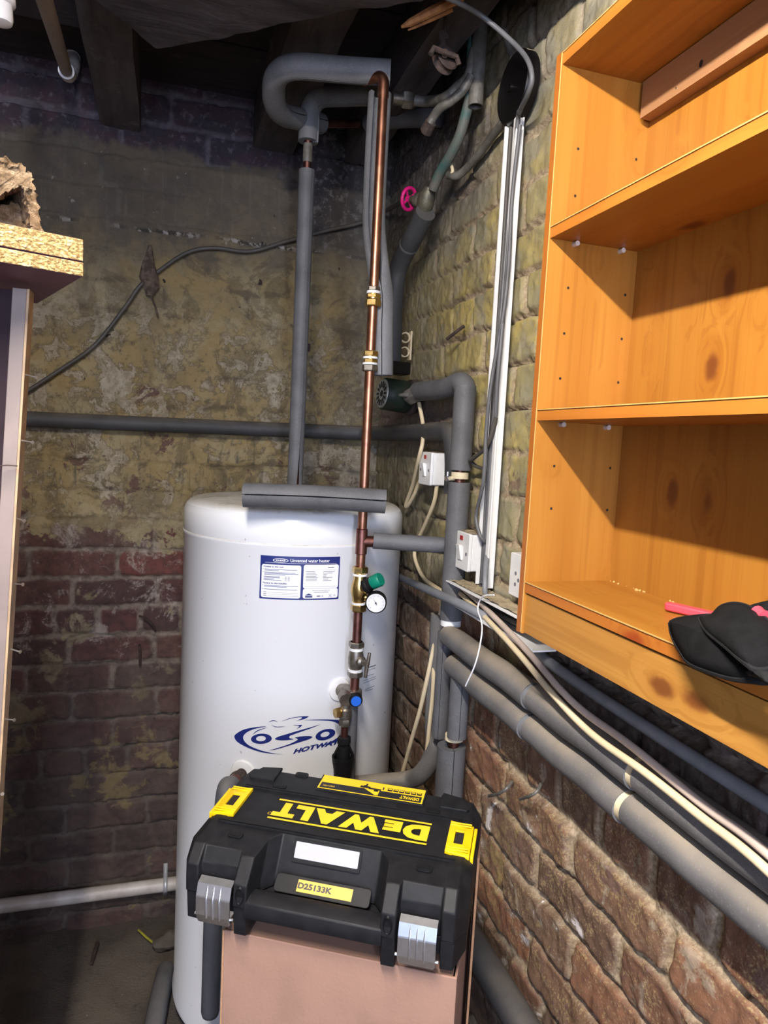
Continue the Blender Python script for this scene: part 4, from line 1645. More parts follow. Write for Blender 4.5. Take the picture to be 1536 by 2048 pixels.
# white waste pipe low on the back wall
wp = thing('waste_pipe', 'white plastic pipe low along the back wall', 'pipe', (-.3, 2.325, .13))
bm = B()
tube(bm, [(-1.3, 2.322, .138), (.10, 2.322, .132)], .0220, 24)
obj('tube', bm, M['white_pipe'], wp)
bm = B()
sx = P(331, 1758, Y=2.32).x
ring = [Vector((sx, 2.322 - .0245 * math.cos(a), .1325 + .0245 * math.sin(a))) for a in [math.radians(-80 + 160 * k / 12) for k in range(13)]]
ring = [Vector((sx, 2.352, .1325 - .058)), Vector((sx, 2.345, .1325 - .03))] + ring + [Vector((sx, 2.345, .1325 + .03)), Vector((sx, 2.352, .1325 + .058))]
prev = None
for p in ring:
    c_ = [bm.verts.new(p + Vector((dx, 0, 0))) for dx in (-.007, .007)]
    if prev:
        bm.faces.new((prev[0], prev[1], c_[1], c_[0]))
    prev = c_
so = obj('saddle_clip', bm, simple('bright_steel', (.62, .62, .64), .35, .4, var=.08))
sd = so.modifiers.new('solid', 'SOLIDIFY')
sd.thickness = .0015
tag(so, 'bright metal saddle clip holding the white pipe beside the tank', 'clip')

# overflow pipe up at the ceiling
ov = thing('overflow_pipe', 'grey plastic overflow pipe sloping into a white elbow at top left', 'pipe', P(134, 150, Y=2.2))
a_, b_ = P(70, -60, Z=2.40), P(133, 143, Y=2.16)
b2_ = b_
bm = B()
tube(bm, [a_, b_], .0155, 20)
obj('tube', bm, M['buff_pipe'], ov)
bm = B()
dr_ = (b_ - a_).normalized()
tube(bm, [b_ - dr_ * .012, b_ + dr_ * .004], .0205, 22)
obj('collar', bm, M['white_plastic'], ov)
bm = B()
tube(bm, catmull([b_ + dr_ * .003, b_ + dr_ * .035 + Vector((.004, .0, 0)), P(146, 128, Y=2.24), P(142, 98, Y=2.34)], 6), .0195, 20)
for f_ in (.4, .75):
    c_ = P(146, 128, Y=2.24).lerp(P(142, 98, Y=2.34), f_)
    dd_ = (P(142, 98, Y=2.34) - P(146, 128, Y=2.24)).normalized()
    tube(bm, [c_ - dd_ * .008, c_ + dd_ * .008], .0215, 20)
obj('elbow', bm, M['white_pipe'], ov)

wf = P(2, 46, Y=1.35)
w2 = thing('pipe_fitting', 'white plastic pipe fitting hanging at the top left edge', 'fitting', wf)
bm = B()
lathe(bm, [(0, -.004), (.0165, 0), (.0185, .006), (.0185, .030), (.0, .030)], axis_mat(wf, (-.05, 0, 1)), 24)
obj('spigot', bm, M['white_plastic'], w2)
bm = B()
lathe(bm, [(.019, .027), (.0235, .030), (.0235, .046), (.021, .050), (.021, .2), (0, .2)], axis_mat(wf, (-.05, 0, 1)), 24)
obj('socket', bm, M['white_plastic'], w2)

# ------------------------------------------------------------------ old pipework in the top corner
gvt = thing('gate_valve', 'old gate valve with a pink handwheel in the top corner', 'valve', P(845, 405, X=.628))
vb = P(852, 402, X=.630)
bm = B()
dn = (P(851, 425, X=.628) - P(866, 372, X=.634)).normalized()
tube(bm, [vb - dn * .034, vb - dn * .02, vb - dn * .012, vb + dn * .012, vb + dn * .02, vb + dn * .036], [.015, .019, .022, .022, .019, .017], 18)
wc = P(818, 398, X=.600)
wd = (wc - vb).normalized()
lathe(bm, [(.017, .012), (.015, .020), (.019, .022), (.019, .032), (.011, .036), (.009, .052), (.006, .056), (.006, (wc - vb).length)], axis_mat(vb, wd), 18)
obj('body', bm, simple('old_brass', (.13, .115, .08), .5, .5, sc=40, col2=(.07, .065, .05), bump=.5), gvt)
bm = B()
WM = axis_mat(wc, wd)
ringp = [WM @ Vector((.0265 * math.cos(a), .0265 * math.sin(a), 0)) for a in [2 * PI * k / 28 for k in range(29)]]
tube(bm, ringp, .0048, 10, False)
for k in range(4):
    a = PI / 4 + k * PI / 2
    tube(bm, [WM @ Vector((.004 * math.cos(a), .004 * math.sin(a), .002)), WM @ Vector((.026 * math.cos(a), .026 * math.sin(a), 0))], .0033, 8)
lathe(bm, [(.0085, -.005), (.0085, .006), (0, .006)], WM, 16)
obj('handwheel', bm, M['pink_wheel'], gvt)
bm = B()
lathe(bm, [(.004, .005), (.004, .011), (0, .011)], WM, 6)
obj('nut', bm, M['brass'], gvt)


def pxtube(pts, r, mat, name, label, cat, sub=8, seg=14):
    bm = B()
    tube(bm, catmull([P(x, y, X=X) for x, y, X in pts], sub), r, seg)
    return tag(obj(name, bm, mat), label, cat)


pxtube([(866, 378, .632), (880, 345, .636), (900, 312, .642), (918, 275, .648), (930, 235, .652), (940, 190, .655), (944, 120, .655), (946, 40, .655)], .0125, M['green_lead'], 'old_pipe', 'old pipe stained green with verdigris rising from the pink-handled valve', 'pipe')
# open pipe end
pe = thing('pipe_stub', 'vertical grey pipe with an open cut end beside the round black box', 'pipe', P(951, 215, X=.662))
bm = B()
a_ = P(951, 213, X=.662)
b_ = Vector((a_.x, a_.y, 2.71))
a_ = a_ + Vector((0, 0, 0))
path = [a_.lerp(b_, i / 6) for i in range(7)]
T_, N__, B__ = frames(path)
outer = tube(bm, path, .0170, 22, False)
inner = tube(bm, path, .0140, 22, False)
for k in range(22):
    bm.faces.new((outer[0][k], inner[0][k], inner[0][(k + 1) % 22], outer[0][(k + 1) % 22]))
obj('tube', bm, M['lead'], pe)
bm = B()
lathe(bm, [(.0138, .05), (0, .05)], axis_mat(a_, (0, 0, 1)), 18)
obj('bore', bm, M['hole'], pe)

lp_ = thing('lead_pipe', 'old branching lead pipe with a soldered joint beside the big foam loop', 'pipe', P(870, 195, X=.60))
j0 = P(790, 197, Y=1.72)
j1 = P(820, 200, Y=1.72)
pts = [j1, P(858, 203, X=.60), P(890, 196, X=.61), P(915, 175, X=.63), P(938, 152, X=.645), P(950, 100, X=.655)]
bm = B()
tube(bm, catmull(pts, 8), .0125, 14)
obj('tube', bm, M['lead'], lp_)
bm = B()
cyl(bm, j0 - (j1 - j0) * .2, j1 + (j1 - j0) * .25, .0145, 18)
hexnut(bm, j1 - (j1 - j0) * .55, j1 + (j1 - j0) * .12, .0215)
obj('brass_joint', bm, M['brass'] if False else M['grey_metal'], lp_, angle=30)
lq = thing('lead_pipe', 'short old lead branch pipe ending in a hammered stub below the brass joint', 'pipe', P(858, 258, X=.585))
bm = B()
pts = [P(858, 250, X=.58), P(868, 232, X=.587), P(882, 215, X=.595), P(905, 200, X=.612), P(928, 178, X=.632), P(943, 152, X=.645)]
tube(bm, catmull(pts, 8), .0105, 14)
obj('tube', bm, M['lead'], lq)
bm = B()
tube(bm, [P(862, 245, X=.582), P(852, 263, X=.578)], [.0135, .016], 14, True, .08)
obj('stub_end', bm, M['rust'], lq)
pxtube([(1012, 238, .682), (985, 272, .682), (955, 312, .68), (930, 340, .676), (912, 352, .664), (897, 350, .655)], .0095, M['lead'], 'old_pipe', 'thin old lead pipe hooked against the wall below the round black box', 'pipe')
pxtube([(893, 322, .652), (902, 330, .655), (905, 343, .656), (899, 352, .656)], .0042, M['cream_cable'], 'hook_wire', 'small buff wire hook looped round the old pipes', 'wire', 6, 8)
pxtube([(1010, 62, .675), (1018, 95, .682), (1026, 118, .682)], .0075, M['lead'], 'old_pipe', 'short bent conduit entering the top of the round black box', 'pipe', 6)

rb = thing('junction_box', 'round black junction box high on the right wall, dusty on top', 'box', (XR - .01, 1.392, 2.395))
RM = axis_mat((XR - .004, 1.392, 2.395), (-1, 0, 0))
bm = B()
lathe(bm, [(.0, .0), (.070, .0), (.070, .018), (.066, .026), (.0, .028)], RM, 44)
obj('base', bm, M['bakelite'], rb)
bm = B()
lathe(bm, [(.0, .028), (.009, .028), (.008, .033), (.0, .034)], RM, 16)
obj('screw', bm, M['bakelite'], rb)
bm = B()
dust = [(.0705 * math.cos(a), .0705 * math.sin(a)) for a in [math.radians(32 + 60 * k / 12) for k in range(13)]]
for k in range(12):
    ps = []
    for q_ in (k, k + 1):
        a = math.radians(-42 + 84 * q_ / 12)
        for x_ in (XR - .006, XR - .024):
            ps.append(Vector((x_, 1.392 + .0712 * math.sin(a), 2.395 + .0712 * math.cos(a))))
    bm.faces.new([bm.verts.new(p) for p in (ps[0], ps[1], ps[3], ps[2])])
obj('dust', bm, M['dusty_top'], rb, fix=False)

# pulley on the third joist
pu = thing('pulley', 'small rusty pulley wheel hanging from the joist', 'pulley', P(889, 95, Y=1.47))
c_ = P(890, 120, Y=1.47)
pax = Vector((.25, -.95, .25)).normalized()
AM = axis_mat(c_, pax)
bm = B()
lathe(bm, [(0, -.012), (.024, -.012), (.027, -.009), (.021, -.003), (.021, .003), (.027, .009), (.024, .012), (0, .012)], AM, 30)
obj('wheel', bm, M['rust'], pu)
bm = B()
tp_ = P(883, 67, Y=1.47)
sd_ = pax.cross(Vector((0, 0, 1))).normalized()
up_ = Vector((0, 0, 1))
q_ = P(890, 112, Y=1.44)
tube(bm, [q_ - sd_ * .037 + Vector((0, 0, -.006)), q_ - sd_ * .030 + up_ * .008, q_ + up_ * .006, q_ + sd_ * .030 + up_ * .006, q_ + sd_ * .036 - up_ * .008], .0055, 8)
tube(bm, [q_ + up_ * .004, P(886, 92, Y=1.46), tp_], [.008, .007, .009], 10)
tube(bm, [q_ - sd_ * .022 + up_ * .006, P(884, 90, Y=1.465)], .0045, 8)
tube(bm, [q_ + sd_ * .022 + up_ * .006, P(888, 90, Y=1.465)], .0045, 8)
obj('bracket', bm, M['rust'], pu)
bm = B()
hexnut(bm, P(887, 80, Y=1.468), P(889, 70, Y=1.468), .011)
cyl(bm, P(889, 70, Y=1.468), Vector((P(889, 70, Y=1.468).x, 1.468, 2.562)), .004, 10)
obj('bolt', bm, M['rust'], pu, angle=30)

sp = thing('wood_splinter', 'bright split wood splinter sticking out from the ceiling', 'wood', P(860, 30, Z=2.46))
for (ax, ay, bx, by, w_, dz) in ((803, 54, 925, -8, .0085, 0), (816, 60, 905, 18, .0045, -.004)):
    a_, b_ = P(ax, ay, Z=2.47), P(bx, by, Z=2.50)
    bm = B()
    tube(bm, [a_, a_.lerp(b_, .15), a_.lerp(b_, .5), a_.lerp(b_, .8), b_], [w_ * .3, w_ * .8, w_, w_ * 1.15, w_], 7, True, .14)
    obj('sliver', bm, M['splinter'], sp, angle=20)

# ------------------------------------------------------------------ trunking, switches, cables
tv = thing('cable_trunking', 'open white plastic trunking upright on the right wall full of grey cables', 'trunking', (.69, 1.385, 1.34))
yb0 = P(984, 1172, X=.69).y
bm = B()
box(bm, (.6905, 1.395, (2.345 + 1.345) / 2), (.003, .052, 1.0))
obj('backplate', bm, M['white_plastic'], tv, smooth=False)
bm = B()
for x_, w_ in ((.690, .0035), (.676, .0035)):
    box(bm, (x_, 1.374, (2.35 + 1.345) / 2), (.004, .014, 1.005))
box(bm, (.683, 1.372, (2.35 + 1.345) / 2), (.016, .0055, 1.005))
obj('front_flange', bm, M['white_plastic'], tv, smooth=False, bevel=.0012)
bm = B()
box(bm, (.683, 1.421, (2.33 + 1.345) / 2), (.018, .003, .985))
obj('rear_flange', bm, M['white_plastic'], tv, smooth=False)

dt = thing('dado_trunking', 'dusty white wall trunking with its cover off spilling cables', 'trunking', (.66, 1.2, 1.29))
bm = B()
box(bm, (.662, 1.31, 1.336), (.052, .43, .003))
for s in range(9):
    pass
obj('top_flange', bm, M['white_plastic'], dt, smooth=False)
bm = B()
bmesh.ops.create_grid(bm, x_segments=8, y_segments=60, size=1)
for v in bm.verts:
    v.co = Vector((.664 + v.co.x * .022, 1.31 + v.co.y * .20, 1.3385 + random.uniform(0, .004)))
obj('dust', bm, M['dusty_top'], dt, fix=False)
bm = B()
box(bm, (.662, 1.30, 1.290), (.050, .42, .003))
box(bm, (.6365, 1.30, 1.2925), (.003, .42, .008))
obj('bottom_flange', bm, M['white_plastic'], dt, smooth=False)
bm = B()
box(bm, (.688, 1.31, 1.313), (.003, .43, .046))
obj('backplate', bm, M['dark_cable'], dt, smooth=False)


def switch(cy, cz_, label, neon=True, dusty=True):
    t = thing('isolator_switch', label, 'switch', (XR - .02, cy, cz_), group=None)
    bm = B()
    Mx = axis_mat((XR - .006, cy, cz_), (-1, 0, 0))
    Mx = Matrix(((0, 0, -1, XR - .004), (1, 0, 0, cy), (0, 1, 0, cz_), (0, 0, 0, 1)))
    prism(bm, rrect(.084, .084, .004, 3), .036, Mx)
    obj('back_box', bm, M['white_plastic'], t, bevel=.001)
    bm = B()
    prism(bm, rrect(.086, .086, .005, 4), .008, Mx @ Matrix.Translation((0, 0, .0362)))
    fp = obj('faceplate', bm, M['white_plastic'], t, bevel=.0015)
    bm = B()
    prism(bm, [(-.010, -.016), (.010, -.016), (.010, .016), (-.010, .016)], .0015, Mx @ Matrix.Translation((0, -.004, .0442)))
    bm2 = [(-.016, .002), (.018, .009), (.018, .001), (-.016, .0)]
    a = [bm.verts.new(Mx @ Vector((-.009, y - .004, .0455 + z))) for y, z in bm2]
    b = [bm.verts.new(Mx @ Vector((.009, y - .004, .0455 + z))) for y, z in bm2]
    bm.faces.new(a); bm.faces.new(list(reversed(b)))
    for k in range(4):
        bm.faces.new((a[k], a[(k + 1) % 4], b[(k + 1) % 4], b[k]))
    obj('rocker', bm, M['white_plastic'], t, smooth=False)
    bm = B()
    prism(bm, rrect(.015, .010, .001, 2), .0015, Mx @ Matrix.Translation((0, .030, .0442)))
    obj('neon', bm, M['neon_red'], t, smooth=False)
    for s in (-1, 1):
        bm = B()
        lathe(bm, [(.004, .0), (.0036, .0012), (0, .0014)], Mx @ Matrix.Translation((s * .030, -.004, .0442)), 14)
        obj('screw', bm, M['grey_print'], t)
    if dusty:
        bm = B()
        bmesh.ops.create_grid(bm, x_segments=10, y_segments=20, size=1)
        for v in bm.verts:
            v.co = Vector((XR - .023 + v.co.x * .017, cy + v.co.y * .040, cz_ + .0425 + random.uniform(0, .002)))
        obj('dust', bm, M['dusty_top'], t, fix=False)
    return t


p1 = P(862, 906, X=.652)
p2 = P(860, 972, X=.652)
switch((p1.y + P(840, 960, X=.652).y) / 2 + .003, (p1.z + p2.z) / 2 + .001, 'white isolator switch with red neon, upper one beside the foam riser')
p1, p2 = P(935, 1071, X=.652), P(938, 1143, X=.652)
switch((p1.y + P(911, 1130, X=.652).y) / 2 + .002, (p1.z + p2.z) / 2, 'white isolator switch with red neon, lower one above the wall trunking')
so_ = thing('wall_socket', 'white socket half hidden by the wooden bookcase', 'socket', (.675, 1.20, 1.42))
pa, pb_ = P(1028, 1103, X=.672), P(1026, 1190, X=.672)
Mx = Matrix(((0, 0, -1, XR - .004), (1, 0, 0, pa.y - .072), (0, 1, 0, (pa.z + pb_.z) / 2), (0, 0, 0, 1)))
bm = B()
prism(bm, rrect(.146, .086, .004, 4), .030, Mx)
obj('faceplate', bm, M['white_plastic'], so_, bevel=.0015)
bm = B()
for x_, y_ in ((.047, .004), (.047, -.018), (.035, -.008)):
    lathe(bm, [(.0042, 0), (.0036, .0008), (0, .0009)], Mx @ Matrix.Translation((x_, y_, .0302)), 12)
obj('sockets', bm, M['grey_print'], so_)


def cable(pts, r, mat, label, sub=8, name='cable', group=None, cat='cable'):
    bm = B()
    v = []
    for p in pts:
        if len(p) == 3:
            v.append(P(p[0], p[1], X=p[2]))
        else:
            v.append(Vector(p[:3]))
    tube(bm, catmull(v, sub), r, 10)
    return tag(obj(name, bm, mat), label, cat, group)


W = lambda x, y, z: (x, y, z, 0)
# cable from the ceiling down into the trunking
cable([(840, -25, .43), (905, 0, .49), (960, 30, .56), (1015, 75, .61), (1052, 115, .632), (1064, 155, .64), (1055, 190, .645), (1040, 222, .66), (1034, 260, .678), W(.680, 1.392, 2.0), W(.680, 1.395, 1.6), W(.680, 1.393, 1.36)], .0048, M['grey_cable'],
      'grey cable looping down from the ceiling into the upright trunking')
cable([(1040, 250, .676), (1024, 400, .676), (1018, 520, .674), (1008, 620, .668), (990, 720, .662), (978, 800, .658), (972, 870, .660), (967, 960, .660), (954, 1020, .660), (953, 1045, .660), (962, 1075, .664), (972, 1085, .678)], .0042, M['grey_cable'],
      'grey cable bowing out of the upright trunking to the lower switch')
cable([(1032, 255, .681), (1016, 500, .677), (1005, 650, .668), (995, 760, .664), (990, 850, .672), W(.680, 1.405, 1.6), W(.680, 1.402, 1.35)], .0045, M['grey_cable'],
      'second grey cable lying in the upright trunking beside the ceiling cable')
cable([W(.683, 1.41, 2.33), W(.683, 1.41, 1.9), W(.682, 1.408, 1.34)], .0045, M['dark_cable'], 'darker cable deepest in the upright trunking')
cable([(992, 835, .668), (975, 890, .665), (945, 918, .665), (940, 922, .667), (952, 932, .680), (968, 938, .686)], .0045, M['dark_cable'], 'short dark cable looping out from the trunking behind the foam riser')
cable([W(.683, 1.385, 1.42), (972, 1130, .668), (970, 1175, .655), (972, 1195, .66)], .0060, M['conduit_grey'], 'thick grey cable end dropping out of the trunking foot to the wall trunking')
# cream cables
cable([(838, 806, .668), (846, 850, .668), (845, 885, .650), (838, 915, .645), (826, 968, .668), (812, 1008, .680), (815, 1012, .682), (828, 990, .682), (838, 965, .680), (845, 955, .675)], .0055, M['cream_cable'], 'cream cable looping from the pump to the upper switch')
cable([(874, 970, .676), (868, 1005, .678), (852, 1045, .680), (836, 1080, .682), (829, 1105, .683), (834, 1130, .682), (850, 1158, .678), (884, 1182, .685), (905, 1190, .688)], .0055, M['cream_cable'], 'cream cable curving from the upper switch behind the foam riser')
cable([(884, 1212, .672), (872, 1270, .660), (858, 1340, .648), (840, 1420, .64), (823, 1480, .64), (800, 1565, .64)], .0055, M['cream_cable'], 'cream cable slanting down toward the back of the tool case')
cable([(880, 1230, .675), (869, 1300, .662), (866, 1380, .655), (858, 1460, .65), (850, 1545, .65)], .0055, M['cream_cable'], 'cream cable hanging nearly straight beside the foam drops')
cable([(914, 1180, .672), (940, 1205, .655), (985, 1250, .635), (1040, 1310, .625), (1100, 1382, .620), (1180, 1465, .620), (1290, 1545, .618), (1400, 1632, .616), (1536, 1742, .612), W(.605, .35, 1.19)], .0055, M['cream_cable'], 'pale cream cable running over the lagged pipes, lower of the pair')
cable([(920, 1172, .672), (950, 1197, .655), (1000, 1245, .638), (1060, 1308, .628), (1120, 1378, .624), (1170, 1425, .626), (1260, 1490, .628), (1400, 1605, .628), (1536, 1708, .626), W(.62, .35, 1.20)], .0058, M['pinkgrey_cable'], 'pinkish cream cable running over the lagged pipes, upper of the pair')
cable([(960, 1196, .682), (985, 1222, .672), (1010, 1235, .668), (1030, 1245, .672), (1060, 1262, .68)], .0050, M['dark_cable'], 'dark grey cable lying inside the opened wall trunking')
cable([(988, 1190, .630), (968, 1192, .628), (958, 1205, .632), (956, 1222, .628), (962, 1240, .618), (964, 1262, .612), (958, 1300, .607), (948, 1335, .604), (931, 1372, .602)], .0016, M['white_print'], 'thin white cable tie with a long dangling tail', 10, 'cable_tie', None, 'cable tie')
# cable across the back wall
bm = B()
tube(bm, catmull([P(20, 800, Y=2.343), P(50, 785, Y=2.343), P(120, 740, Y=2.343), P(190, 690, Y=2.343), P(250, 615, Y=2.343), P(280, 572, Y=2.34), P(318, 542, Y=2.343), P(375, 505, Y=2.345), P(430, 496, Y=2.345), P(500, 503, Y=2.345), P(575, 482, Y=2.343), P(650, 462, Y=2.343), P(720, 446, Y=2.34), P(765, 425, Y=2.33), P(808, 402, Y=2.05)], 8), .0062, 10)
tag(obj('cable', bm, M['dark_cable']), 'dark cable sagging across the back wall from the valve down to the left', 'cable')

bm = B()
secs = []
for px, py, w_, d_ in ((300, 490, .004, .004), (299, 503, .010, .008), (297, 530, .020, .014), (299, 555, .026, .018), (303, 575, .022, .014), (300, 592, .009, .006)):
    c_ = P(px, py, Y=2.338)
    secs.append([c_ + Vector((w_ * math.cos(a) * random.uniform(.8, 1.2), -d_ * math.sin(a) * random.uniform(.8, 1.2), 0)) for a in [2 * PI * k / 12 for k in range(12)]])
loft(bm, secs)
cb = obj('cobweb_clump', bm, M['cobweb'])
tag(cb, 'dusty brown clump hanging over the cable on the back wall', 'cobweb')
bm = B()
tube(bm, catmull([P(301, 590, Y=2.338), P(309, 608, Y=2.34), P(317, 638, Y=2.344)], 5), [.003] * 10 + [.001], 6)
obj('strand', bm, M['cobweb'], cb)

# pipe clip pair on the right wall
pcx = P(820, 692, X=.692)
pk = thing('pipe_clip', 'cream double pipe clip screwed to the wall above the pump', 'clip', pcx)
bm = B()
box(bm, (.692, pcx.y, pcx.z), (.006, .024, .085))
obj('clip_base', bm, M['cream_cable'], pk, bevel=.002)
for dz in (.022, -.020):
    bm = B()
    prev = None
    for k in range(15):
        a = math.radians(38 + 284 * k / 14)
        p = Vector((.673 - .0155 * math.cos(a), pcx.y - .002, pcx.z + dz + .0155 * math.sin(a)))
        c_ = [bm.verts.new(p + Vector((0, dy, 0))) for dy in (-.011, .011)]
        if prev:
            bm.faces.new((prev[0], prev[1], c_[1], c_[0]))
        prev = c_
    o_ = obj('claw', bm, M['cream_cable'], pk)
    sd = o_.modifiers.new('solid', 'SOLIDIFY')
    sd.thickness = .003


def wallbit(pts, r, mat, name, label, cat, **k):
    bm = B()
    tube(bm, catmull([P(x, y, **kk) for x, y, kk in pts], 5), r, 8)
    return tag(obj(name, bm, mat), label, cat)


wallbit([(894, 678, dict(X=.665)), (912, 664, dict(X=.675)), (928, 652, dict(X=.694))], .0042, M['rust'], 'wall_nail', 'rusty nail sticking out of the yellow bricks right of the pump', 'nail')
wallbit([(978, 1592, dict(X=.682)), (995, 1588, dict(X=.668)), (1012, 1578, dict(X=.672)), (1024, 1564, dict(X=.694))], .0036, M['lead'], 'wall_tie', 'bent wire tie in the bricks nearer the tool case', 'wire')
wallbit([(1040, 1598, dict(X=.682)), (1060, 1592, dict(X=.670)), (1074, 1582, dict(X=.675)), (1082, 1568, dict(X=.694))], .0032, M['lead'], 'wall_tie', 'bent wire tie in the bricks further from the tool case', 'wire')
wallbit([(279, 1232, dict(Y=2.352)), (290, 1236, dict(Y=2.335)), (305, 1250, dict(Y=2.335)), (311, 1262, dict(Y=2.352))], .0035, M['rust'], 'wall_hook', 'small rusty hook in the red bricks left of the tank, upper', 'hook')
wallbit([(279, 1290, dict(Y=2.352)), (280, 1302, dict(Y=2.33)), (280, 1330, dict(Y=2.345))], .0042, M['rust'], 'wall_hook', 'small rusty hook in the red bricks left of the tank, lower', 'hook')
bm = B()
c_ = P(615, 695, Y=2.34)
box(bm, c_, (.014, .020, .024))
bk = obj('wall_bracket', bm, M['rust'], bevel=.002)
tag(bk, 'tiny rusty bracket on the back wall beside the upright foam sleeve', 'bracket')

# ------------------------------------------------------------------ bookcase
BXF, BXB = .536, .694
BY1, BY0 = .970, .235
TH = .0165
zb = dict(top=P(1130, 123, X=BXF).z, s2=P(1105, 451, X=BXF).z, s3=P(1074, 819, X=BXF).z, bot=P(1056, 1166, X=BXF).z, base=P(1037, 1261, X=BXF).z)
bc = thing('bookcase', 'orange pine bookcase with empty shelves fixed high on the right wall', 'bookcase', (BXF, (BY0 + BY1) / 2, zb['base']))
ztop = zb['top'] + TH
bm = B()
box(bm, ((BXF + BXB) / 2, BY1 - TH / 2, (ztop + zb['base']) / 2), (BXB - BXF, TH, ztop - zb['base'] + .004))
bm.faces.ensure_lookup_table()
for f in bm.faces:
    if f.normal.x < -.9 or (f.calc_center_median().x < BXF + .001):
        f.material_index = 2
for px, py in ((1156, 298), (1272, 319), (1150, 392), (1136, 576), (1250, 590), (1128, 667), (1243, 678), (1120, 757), (1236, 765), (1108, 932), (1220, 936), (1102, 1017), (1214, 1020)):
    p = P(px, py, Y=BY1 - TH)
    r_ = .0021
    f = bm.faces.new([bm.verts.new((p.x + r_ * math.cos(a), BY1 - TH - .0006, p.z + r_ * math.sin(a))) for a in [2 * PI * k / 10 for k in range(10)]])
    f.material_index = 1
obj('side_panel', bm, [M['pine_side'], M['hole'], M['pine_edge_v']], bc, smooth=False, fix=False)
bm = B()
box(bm, (BXF - .0004, BY1 - TH + .0012, (ztop + zb['base']) / 2), (.0012, .0014, ztop - zb['base']))
obj('edge_band', bm, M['foil_line'], bc, smooth=False)
bm = B()
box(bm, ((BXF + BXB) / 2, BY0 + TH / 2, (ztop + zb['base']) / 2), (BXB - BXF, TH, ztop - zb['base']))
obj('side_panel', bm, M['pine_side'], bc, smooth=False)


def shelf(name, zt, parent, drop=0.0, t=TH, back=BXB - .004):
    bm = B()
    box(bm, ((BXF + back) / 2 + .0005, (BY0 + BY1) / 2, zt - t / 2), (back - BXF - .001, BY1 - BY0 - 2 * TH - .0006, t))
    bm.faces.ensure_lookup_table()
    for f in bm.faces:
        if f.calc_center_median().x < BXF + .002:
            f.material_index = 1
    o = obj(name, bm, [M['pine_y'], M['pine_edge']], parent, smooth=False)
    bm = B()
    box(bm, (BXF + .0004, (BY0 + BY1) / 2, zt - .0004), (.0014, BY1 - BY0 - 2 * TH - .0006, .0014))
    obj('edge_band', bm, M['foil_line'], o, smooth=False)
    return o


shelf('top_panel', ztop, bc)
s2 = shelf('shelf', zb['s2'], bc)
s3 = shelf('shelf', zb['s3'], bc)
bs = shelf('bottom_shelf', zb['bot'], bc)
bm = B()
box(bm, (BXF + .012, (BY0 + BY1) / 2, (zb['bot'] - TH - .003 + zb['base']) / 2), (.016, BY1 - BY0 - 2 * TH - .0006, zb['bot'] - TH - .003 - zb['base']))
obj('plinth', bm, M['pine_plinth'], bc, smooth=False)
bm = B()
box(bm, (BXB - .002, (BY0 + BY1) / 2, (ztop + zb['base']) / 2 + .02), (.004, BY1 - BY0 - 2 * TH, ztop - zb['base'] - .045))
obj('back_panel', bm, M['pine_z'], bc, smooth=False)
bm = B()
cl0 = P(1302, 222, X=BXB - .026).z
box(bm, (BXB - .015, (BY0 + BY1) / 2 - .004, cl0 + .026), (.020, BY1 - BY0 - 2 * TH - .008, .052))
p = P(1402, 126, X=BXB - .0254)
for (px, py, r_) in ((1402, 127, .0035), (1352, 176, .0012)):
    p = P(px, py, X=BXB - .0255)
    f = bm.faces.new([bm.verts.new((BXB - .0256, p.y + r_ * math.cos(a), p.z + r_ * math.sin(a) * 1.4)) for a in [2 * PI * k / 12 for k in range(12)]])
    f.material_index = 1
obj('hanging_rail', bm, [M['pine_bare'], M['hole']], bc, smooth=False, fix=False)
for sh, z in ((s2, zb['s2']), (s3, zb['s3'])):
    for px_ in (BXF + .042, BXF + .122):
        bm = B()
        cyl(bm, (px_, BY1 - TH, z - TH - .004), (px_, BY1 - TH - .010, z - TH - .004), .0038, 12)
        obj('shelf_pin', bm, M['white_pipe'], sh)
# crumbs of sawdust along the back of the bottom shelf
bm = B()
for k in range(26):
    y_ = BY1 - TH - .004 - .23 * random.random() ** 1.3
    c_ = Vector((BXB - .006 - random.random() ** 2 * .008, y_, zb['bot'] + .001))
    bmesh.ops.create_icosphere(bm, subdivisions=1, radius=random.uniform(.0008, .0022), matrix=Matrix.Translation(c_))
o_ = obj('sawdust', bm, M['foil_line'])
tag(o_, 'pale sawdust crumbs along the back of the bottom shelf', 'sawdust')
o_['kind'] = 'stuff'

# ------------------------------------------------------------------ things on the bottom shelf
zs = zb['bot']
rh = thing('file_handle', 'red flat plastic tool handle lying on the bottom shelf', 'tool', P(1375, 1220, Z=zs + .006))
a_, b_ = P(1332, 1208, Z=zs + .009), P(1440, 1232, Z=zs + .009)
dd = (b_ - a_)
ax = Matrix.Translation(a_.lerp(b_, .5)) @ Matrix.Rotation(math.atan2(dd.y, dd.x), 4, 'Z')
bm = B()
prism(bm, rrect(dd.length, .016, .0065, 5), .010, ax @ Matrix.Translation((0, 0, -.007)))
obj('grip', bm, M['red_plastic'], rh, bevel=.002)
bm = B()
prism(bm, rrect(.012, .0175, .003, 4), .0115, ax @ Matrix.Translation((dd.length * .44, 0, -.0078)))
obj('ferrule', bm, M['red_plastic'], rh, bevel=.0015)

pouch = thing('tool_pouch', 'black fabric tool pouch with red handles hanging over the shelf edge', 'pouch', P(1450, 1300, X=BXF - .01))


